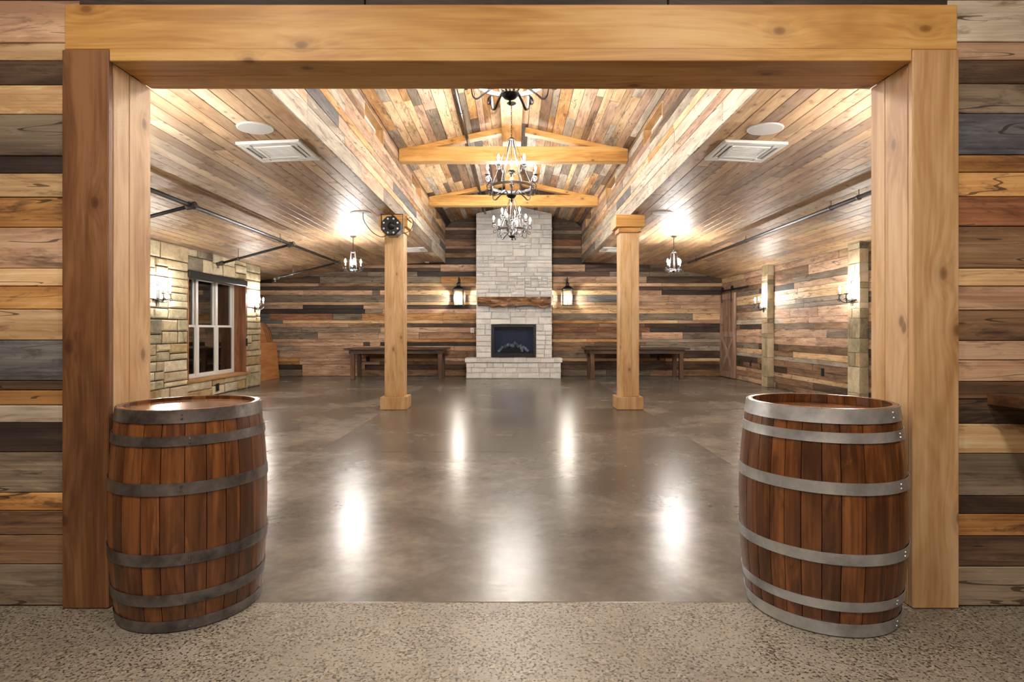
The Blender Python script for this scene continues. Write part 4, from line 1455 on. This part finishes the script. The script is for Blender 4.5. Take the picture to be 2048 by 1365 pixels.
# ------------------------------------------------------------------ party light on the left post
PX0, PY0, PZ0 = X(785, 9.3), 9.3, Z(455, 9.3)
dj = empty('party_light', (PX0, PY0, PZ0 - 0.16), 'black octagonal party light with ring of clear lenses on the left post', 'stage light')


def octa(m, y, r, rot=math.pi / 8, cx=PX0, cz_=PZ0, n=8):
    m.v += [(cx + r * math.cos(rot + 2 * math.pi * k / n), y, cz_ + r * math.sin(rot + 2 * math.pi * k / n)) for k in range(n)]


m = MB()
for y, r in ((9.15, 0.1), (9.15, 0.15), (9.17, 0.163), (9.40, 0.163), (9.46, 0.12)):
    octa(m, y, r)
for i in range(4):
    for k in range(8):
        l = (k + 1) % 8
        m.f.append((i * 8 + k, i * 8 + l, (i + 1) * 8 + l, (i + 1) * 8 + k))
m.f += [tuple(range(8)), tuple(32 + k for k in range(7, -1, -1))]
m.obj('housing', BLACK_SAT, dj)
MB().lathe([(0.0, -0.055), (0.03, -0.05), (0.05, -0.03), (0.06, 0.0)], (PX0 + 0.01, 9.15, PZ0 - 0.005), 16, 'y').obj('centre_dome', BLACK_SAT, dj, True)
for k in range(8):
    a = math.radians(22.5 + 45 * k)
    MB().lathe([(0.0, -0.018), (0.011, -0.014), (0.016, -0.004), (0.017, 0.0)], (PX0 + 0.117 * math.cos(a), 9.152, PZ0 + 0.117 * math.sin(a)), 10, 'y').obj('lens', LENS, dj, True)
m = MB()
for s in (-1, 1):
    m.box(PX0 + s * 0.172 - 0.004, PX0 + s * 0.172 + 0.004, 9.26, 9.31, PZ0 - 0.03, PZ0 + 0.2)
m.box(PX0 - 0.176, PX0 + 0.176, 9.26, 9.31, PZ0 + 0.2, PZ0 + 0.207)
m.box(PX0 - 0.02, PX0 + 0.02, 9.285, 9.532, PZ0 + 0.19, PZ0 + 0.2)
m.obj('yoke_bracket', BLACK, dj)
sx_, sy_ = -2.42, 9.42
MB().tube(smooth_path([(sx_, sy_, ceil_z(sx_)), (sx_ + 0.02, sy_, 3.05), (sx_ + 0.16, sy_, 2.87), (sx_ + 0.3, 9.42, 2.80), (PX0 - 0.12, 9.44, PZ0 - 0.1)], 6), 0.006, 5).obj('power_cable', BLACK, dj)
MB().tube(smooth_path([(PX0 + 0.12, 9.42, PZ0 - 0.08), (PX0 + 0.25, 9.42, PZ0 - 0.04), (PX0 + 0.3, 9.44, PZ0 + 0.08), (PX0 + 0.27, 9.48, PZ0 + 0.18), (PX0 + 0.2, 9.5, PZ0 + 0.17), (PX0 + 0.28, 9.46, PZ0 + 0.1), (PX0 + 0.18, 9.44, PZ0 + 0.2)], 6), 0.005, 5).obj('cable_loop', BLACK, dj)

# ------------------------------------------------------------------ farm tables
def farm_table(x0, x1, y0, y1, ztop, label):
    o = empty('farm_table', ((x0 + x1) / 2, (y0 + y1) / 2, 0), label, 'table', 'dark farm tables at the back wall')
    bw = 0.1
    for s in (0, 1):
        a = x0 if s == 0 else x1 - bw
        bx('end_board', STAIN_W, o, a, a + bw - 0.002, y0, y1, ztop - 0.04, ztop, 0.006)
    n = 5
    for k in range(n):
        a = y0 + (y1 - y0) * k / n
        bx('top_plank', STAIN_W, o, x0 + bw, x1 - bw - 0.002, a + 0.001, a + (y1 - y0) / n - 0.001, ztop - 0.04, ztop, 0.004)
    ax0, ax1, ay0, ay1 = x0 + 0.14, x1 - 0.14, y0 + 0.09, y1 - 0.09
    for y in (ay0, ay1 - 0.03):
        bx('apron', STAIN_W, o, ax0, ax1, y, y + 0.03, ztop - 0.15, ztop - 0.042, 0.003)
    for x_ in (ax0 - 0.03, ax1):
        bx('apron', STAIN_W, o, x_, x_ + 0.03, ay0, ay1, ztop - 0.15, ztop - 0.042, 0.003)
    for x_ in (ax0 + 0.0, ax1 - 0.105):
        for y in (ay0 + 0.032, ay1 - 0.137):
            bx('leg', STAIN_Z, o, x_, x_ + 0.105, y, y + 0.105, 0.002, ztop - 0.042, 0.005)
    return o


farm_table(X(687, 15.4), X(893, 15.4), 15.42, 16.42, Z(697, 15.42), 'dark stained plank table against the back wall, left of the fireplace')
farm_table(X(1172, 15.4), X(1381, 15.4), 15.42, 16.42, Z(697, 15.42), 'dark stained plank table against the back wall, right of the fireplace')

# ------------------------------------------------------------------ folded tables stored in the nook
for k in range(4):
    x_ = -6.57 - 0.045 * k
    yc = 14.9 + 0.22 * k
    t = empty('round_tabletop', (x_, yc, 0), ['round brown tabletop stored on edge, foremost of the four', 'round brown tabletop stored on edge, second of the four',
                                            'round brown tabletop stored on edge, third of the four', 'round brown tabletop stored on edge, rearmost of the four'][k], 'tabletop', 'round tabletops stored in the nook')
    MB().lathe([(0.0, -0.011), (0.745, -0.011), (0.745, 0.011), (0.0, 0.011)], (x_, yc, 0.764), 48, 'x').obj('top_board', PLY, t, True)
    MB().lathe([(0.746, -0.016), (0.76, -0.016), (0.76, 0.016), (0.746, 0.016), (0.746, -0.016)], (x_, yc, 0.764), 48, 'x').obj('edge_band', STAIN_W, t, True)
t = empty('plywood_panel', (-6.4, 15.1, 0), 'orange-brown plywood panel leaning in front of the stored round tabletops', 'panel')
m = MB()
m.add([(-6.38, 14.2, 0.003), (-6.405, 14.2, 0.003), (-6.405, 15.98, 0.003), (-6.38, 15.98, 0.003),
       (-6.47, 14.2, 0.97), (-6.495, 14.2, 0.97), (-6.495, 15.98, 0.97), (-6.47, 15.98, 0.97)],
      [(3, 2, 1, 0), (4, 5, 6, 7), (0, 1, 5, 4), (1, 2, 6, 5), (2, 3, 7, 6), (3, 0, 4, 7)])
m.obj('board', PLY, t)

# ------------------------------------------------------------------ barn door on the right wall
dr = empty('door_1', (WR - 0.06, 16.0, 0), 'narrow sliding barn door with X brace in the far right corner', kind='structure')
xd = WR - 0.03
y0, y1, zt_ = 15.48, 16.56, 2.30
bw = (y1 - y0) / 7
for k in range(7):
    bx('door_plank', BARN_SHADED, dr, xd - 0.025, xd, y0 + k * bw + 0.002, y0 + (k + 1) * bw - 0.002, 0.02, zt_, 0.003)
for a, b in ((0.02, 0.18), (1.12, 1.26), (zt_ - 0.15, zt_)):
    bx('rail', BARN, dr, xd - 0.06, xd - 0.0255, y0 + 0.12, y1 - 0.12, a, b, 0.003)
for a, b in ((y0, y0 + 0.118), (y1 - 0.118, y1)):
    bx('stile', BARN, dr, xd - 0.06, xd - 0.0255, a, b, 0.02, zt_, 0.003)
for s in (0, 1):
    A = Vector((0, y0 + 0.13, 0.2)) if s == 0 else Vector((0, y1 - 0.13, 0.2))
    B = Vector((0, y1 - 0.13, 1.1)) if s == 0 else Vector((0, y0 + 0.13, 1.1))
    d = (B - A).normalized()
    n = Vector((0, -d.z, d.y)) * 0.045
    xx = (xd - 0.0255, xd - 0.06 - 0.002 * s)
    m = MB()
    vsq = [(x_, (p + q).y, (p + q).z) for x_ in xx for p, q in ((A, n), (A, -n), (B, -n), (B, n))]
    m.add(vsq, [(0, 1, 2, 3), (7, 6, 5, 4), (0, 4, 5, 1), (1, 5, 6, 2), (2, 6, 7, 3), (3, 7, 4, 0)])
    m.obj('brace', BARN, dr)
hw = empty('barn_door_track', (WR - 0.05, 15.5, 2.36), 'black steel sliding track above the barn door', 'door track')
bx('track_bar', BLACK, hw, WR - 0.075, WR - 0.065, 14.6, 16.58, 2.37, 2.42, 0.002)
for y in (14.8, 15.3, 16.2):
    MB().cyl((WR - 0.066, y, 2.395), (WR - 0.02, y, 2.395), 0.012, None, 8).obj('standoff', BLACK, hw)
for y in (15.68, 16.4):
    m = MB().box(WR - 0.1, WR - 0.092, y - 0.02, y + 0.02, 2.06, 2.48)
    m.lathe([(0.0, -0.012), (0.045, -0.012), (0.05, 0.0), (0.045, 0.012), (0.0, 0.012)], (WR - 0.07, y, 2.455), 14, 'x')
    m.obj('hanger_wheel', BLACK, hw)

# ------------------------------------------------------------------ outlets and switches
def plate(name, mat, c, n, w, h, label, cat, slot):
    """cover plate with two sockets / a rocker; n = outward axis"""
    n = Vector(n)
    side = Vector((0, 0, 1)).cross(n)
    fr0 = Frame(c, side, (0, 0, 1), n)
    o = empty(name, c, label, cat)
    board(o, fr0, -w / 2, w / 2, -h / 2, h / 2, 0.01, mat, 0.003, 0, 'cover_plate')
    for dz in ((-h * 0.22, h * 0.22) if cat == 'outlet' else (0,)):
        board(o, fr0, -w * 0.22, w * 0.22, dz - h * 0.13, dz + h * 0.13, 0.003, slot, 0.001, 0, 'socket' if cat == 'outlet' else 'rocker', 0.01)


plate('outlet', BLACK, (WL + 0.018, X(300, 1) * 0 + 5.97 * F / (CX - 433.5), Z(775, 5.97 * F / (CX - 433.5))), (1, 0, 0), 0.1, 0.15, 'black outlet low on the stone wall under the window', 'outlet', GRILLE)
plate('outlet', BLACK, (X(735.5, 16.55), D_BACK - 0.027, Z(718, 16.55)), (0, -1, 0), 0.1, 0.14, 'black outlet on the back wall under the left table', 'outlet', GRILLE)
plate('outlet', BLACK, (X(1317, 16.55), D_BACK - 0.027, Z(717, 16.55)), (0, -1, 0), 0.08, 0.13, 'black outlet on the back wall under the right table', 'outlet', GRILLE)
for px, py, lab in ((1478, 724, 'black outlet low on the right wall, closest to the barn door'), (1501.5, 727, 'black outlet low on the right wall, between barn door and farther pilaster'), (1646, 745, 'black outlet low on the right wall between the two pilasters')):
    d = (WR - 0.02) * F / (px - CX)
    plate('outlet', BLACK, (WR - 0.026, d, Z(py, d)), (-1, 0, 0), 0.09, 0.15, lab, 'outlet', GRILLE)
plate('light_switch', WHITE, (X(944.5, 16.55), D_BACK - 0.027, Z(661, 16.55)), (0, -1, 0), 0.1, 0.14, 'white light switch on the boards left of the chimney', 'switch', WHITE_D)
plate('outlet', WHITE, (X(1026, DC), DC - 0.017, Z(580, DC)), (0, -1, 0), 0.11, 0.13, 'white outlet on the stone chimney above the mantel', 'outlet', WHITE_D)

# ------------------------------------------------------------------ ledge at the right edge
sh = empty('wall_ledge', (2.9, 2.45, 0.95), 'dark brown wooden ledge on the front wall at the right edge', 'shelf')
m = MB()
m.add([(2.225, 2.752, 0.952), (2.33, 2.25, 0.952), (3.8, 2.25, 0.952), (3.8, 2.752, 0.952), (2.225, 2.752, 1.0), (2.33, 2.25, 1.0), (3.8, 2.25, 1.0), (3.8, 2.752, 1.0)],
      [(3, 2, 1, 0), (4, 5, 6, 7), (0, 1, 5, 4), (1, 2, 6, 5), (2, 3, 7, 6), (3, 0, 4, 7)])
m.obj('ledge_board', wood('ledge_wood', (70, 42, 24), (98, 62, 38), (122, 82, 54), 0, 0.4, None, 0, 0, 0.15, 0.1), sh)
for x_ in (2.75, 3.5):
    MB().box(x_ - 0.02, x_ + 0.02, 2.35, 2.752, 0.92, 0.951).box(x_ - 0.02, x_ + 0.02, 2.72, 2.752, 0.68, 0.919).obj('bracket', BLACK, sh)

# ------------------------------------------------------------------ barrels
def barrel(cx, cy, rh, rb, H, hoop_mat, hoops, recess, label, rot):
    o = empty('wine_barrel', (cx, cy, 0), label, 'barrel', 'oak barrels flanking the opening')
    nst = 26

    def rad(z_):
        t = (z_ / H) * 2 - 1
        return rb - (rb - rh) * abs(t) ** 2.1
    wds = [rng.uniform(0.75, 1.25) for _ in range(nst)]
    tot = sum(wds)
    a = rot
    nz, na = 12, 3
    for k in range(nst):
        da = 2 * math.pi * wds[k] / tot
        vs_, fs = [], []
        off = rng.uniform(-0.0008, 0.0008)
        g = 0.0016 / rb
        for j in range(nz + 1):
            z_ = 0.004 + (H - 0.004) * j / nz
            for layer in (0, 1):
                for i in range(na + 1):
                    t = a + g + (da - 2 * g) * i / na
                    r = rad(z_) + off - (0.024 if layer else 0) - (0.002 if (not layer and i in (0, na)) else 0)
                    vs_.append((cx + r * math.cos(t), cy + r * math.sin(t), z_))
        w = 2 * (na + 1)
        for j in range(nz):
            for i in range(na):
                p = j * w + i
                fs.append((p, p + 1, p + w + 1, p + w))
                q = p + na + 1
                fs.append((q + 1, q, q + w, q + w + 1))
            p = j * w
            fs.append((p + na + 1, p, p + w, p + w + na + 1))
            fs.append((p + na, p + 2 * na + 1, p + w + 2 * na + 1, p + w + na))
        p = nz * w
        for i in range(na):
            fs.append((p + i, p + i + 1, p + na + 2 + i, p + na + 1 + i))
            fs.append((i + 1, i, na + 1 + i, na + 2 + i))
        m = MB()
        m.add(vs_, fs)
        m.obj('stave', OAK, o, True)
        a += da
    for hi, (z0, z1) in enumerate(hoops):
        z0 = max(z0, 0.005)
        z1 = min(z1, H - 0.001)
        n = 56
        m = MB()
        zs_ = [z0, z0 + 0.25 * (z1 - z0), z0 + 0.75 * (z1 - z0), z1]
        for z_, e in ((zs_[0], 0.0015), (zs_[0], 0.005), (zs_[1], 0.0045), (zs_[2], 0.0045), (zs_[3], 0.005), (zs_[3], 0.0015)):
            r = rad(z_) + e
            m.v += [(cx + r * math.cos(2 * math.pi * k / n), cy + r * math.sin(2 * math.pi * k / n), z_) for k in range(n)]
        for j in range(5):
            for k in range(n):
                l = (k + 1) % n
                m.f.append((j * n + k, j * n + l, (j + 1) * n + l, (j + 1) * n + k))
        hp = m.obj('hoop', hoop_mat, o, True)
        ra = rot * 0.3 - math.pi / 2 + 0.35 + 0.1 * (hi % 2)
        zc = (z0 + z1) / 2
        for dz in (-0.3, 0.3):
            z_ = zc + dz * (z1 - z0) * 0.6
            r = rad(z_) + 0.005
            d = Vector((math.cos(ra), math.sin(ra), 0))
            c = Vector((cx, cy, z_)) + d * r
            MB().cyl(c - d * 0.002, c + d * 0.003, 0.006, 0.004, 8).obj('rivet', hoop_mat, hp)
    zr = H - recess
    ri = rh - 0.026
    nb = 6
    for k in range(nb):
        x0 = -ri + 2 * ri * k / nb
        x1 = -ri + 2 * ri * (k + 1) / nb
        pts = []
        for i in range(9):
            x_ = x0 + (x1 - x0) * i / 8
            pts.append((x_ , -math.sqrt(max(0, ri * ri - x_ * x_))))
        for i in range(8, -1, -1):
            x_ = x0 + (x1 - x0) * i / 8
            pts.append((x_, math.sqrt(max(0, ri * ri - x_ * x_))))
        m = MB()
        sh_ = 0.0006
        ring = [(cx + py, cy + px * (1 - sh_)) for px, py in pts][::-1]
        n = len(ring)
        m.add([(p[0], p[1], zr - 0.02) for p in ring] + [(p[0], p[1], zr) for p in ring],
              [tuple(range(n - 1, -1, -1)), tuple(range(n, 2 * n))] + [(i, (i + 1) % n, n + (i + 1) % n, n + i) for i in range(n)])
        m.obj('head_board', OAK_HEAD, o)
    return o


HL = [(0.9, 0.956), (0.803, 0.845), (0.597, 0.648), (0.297, 0.348), (0.122, 0.172), (0.0, 0.054)]
barrel(-1.543, 2.81, 0.302, 0.336, 0.956, STEEL_D, HL, 0.016, 'brown oak barrel with blackened hoops beside the left jamb', 0.1)
HR = [(0.905, 0.967), (0.825, 0.868), (0.612, 0.662), (0.318, 0.366), (0.118, 0.16), (0.0, 0.062)]
barrel(1.455, 2.79, 0.318, 0.358, 0.967, STEEL, HR, 0.045, 'brown oak barrel with bright steel hoops beside the right jamb', 0.7)
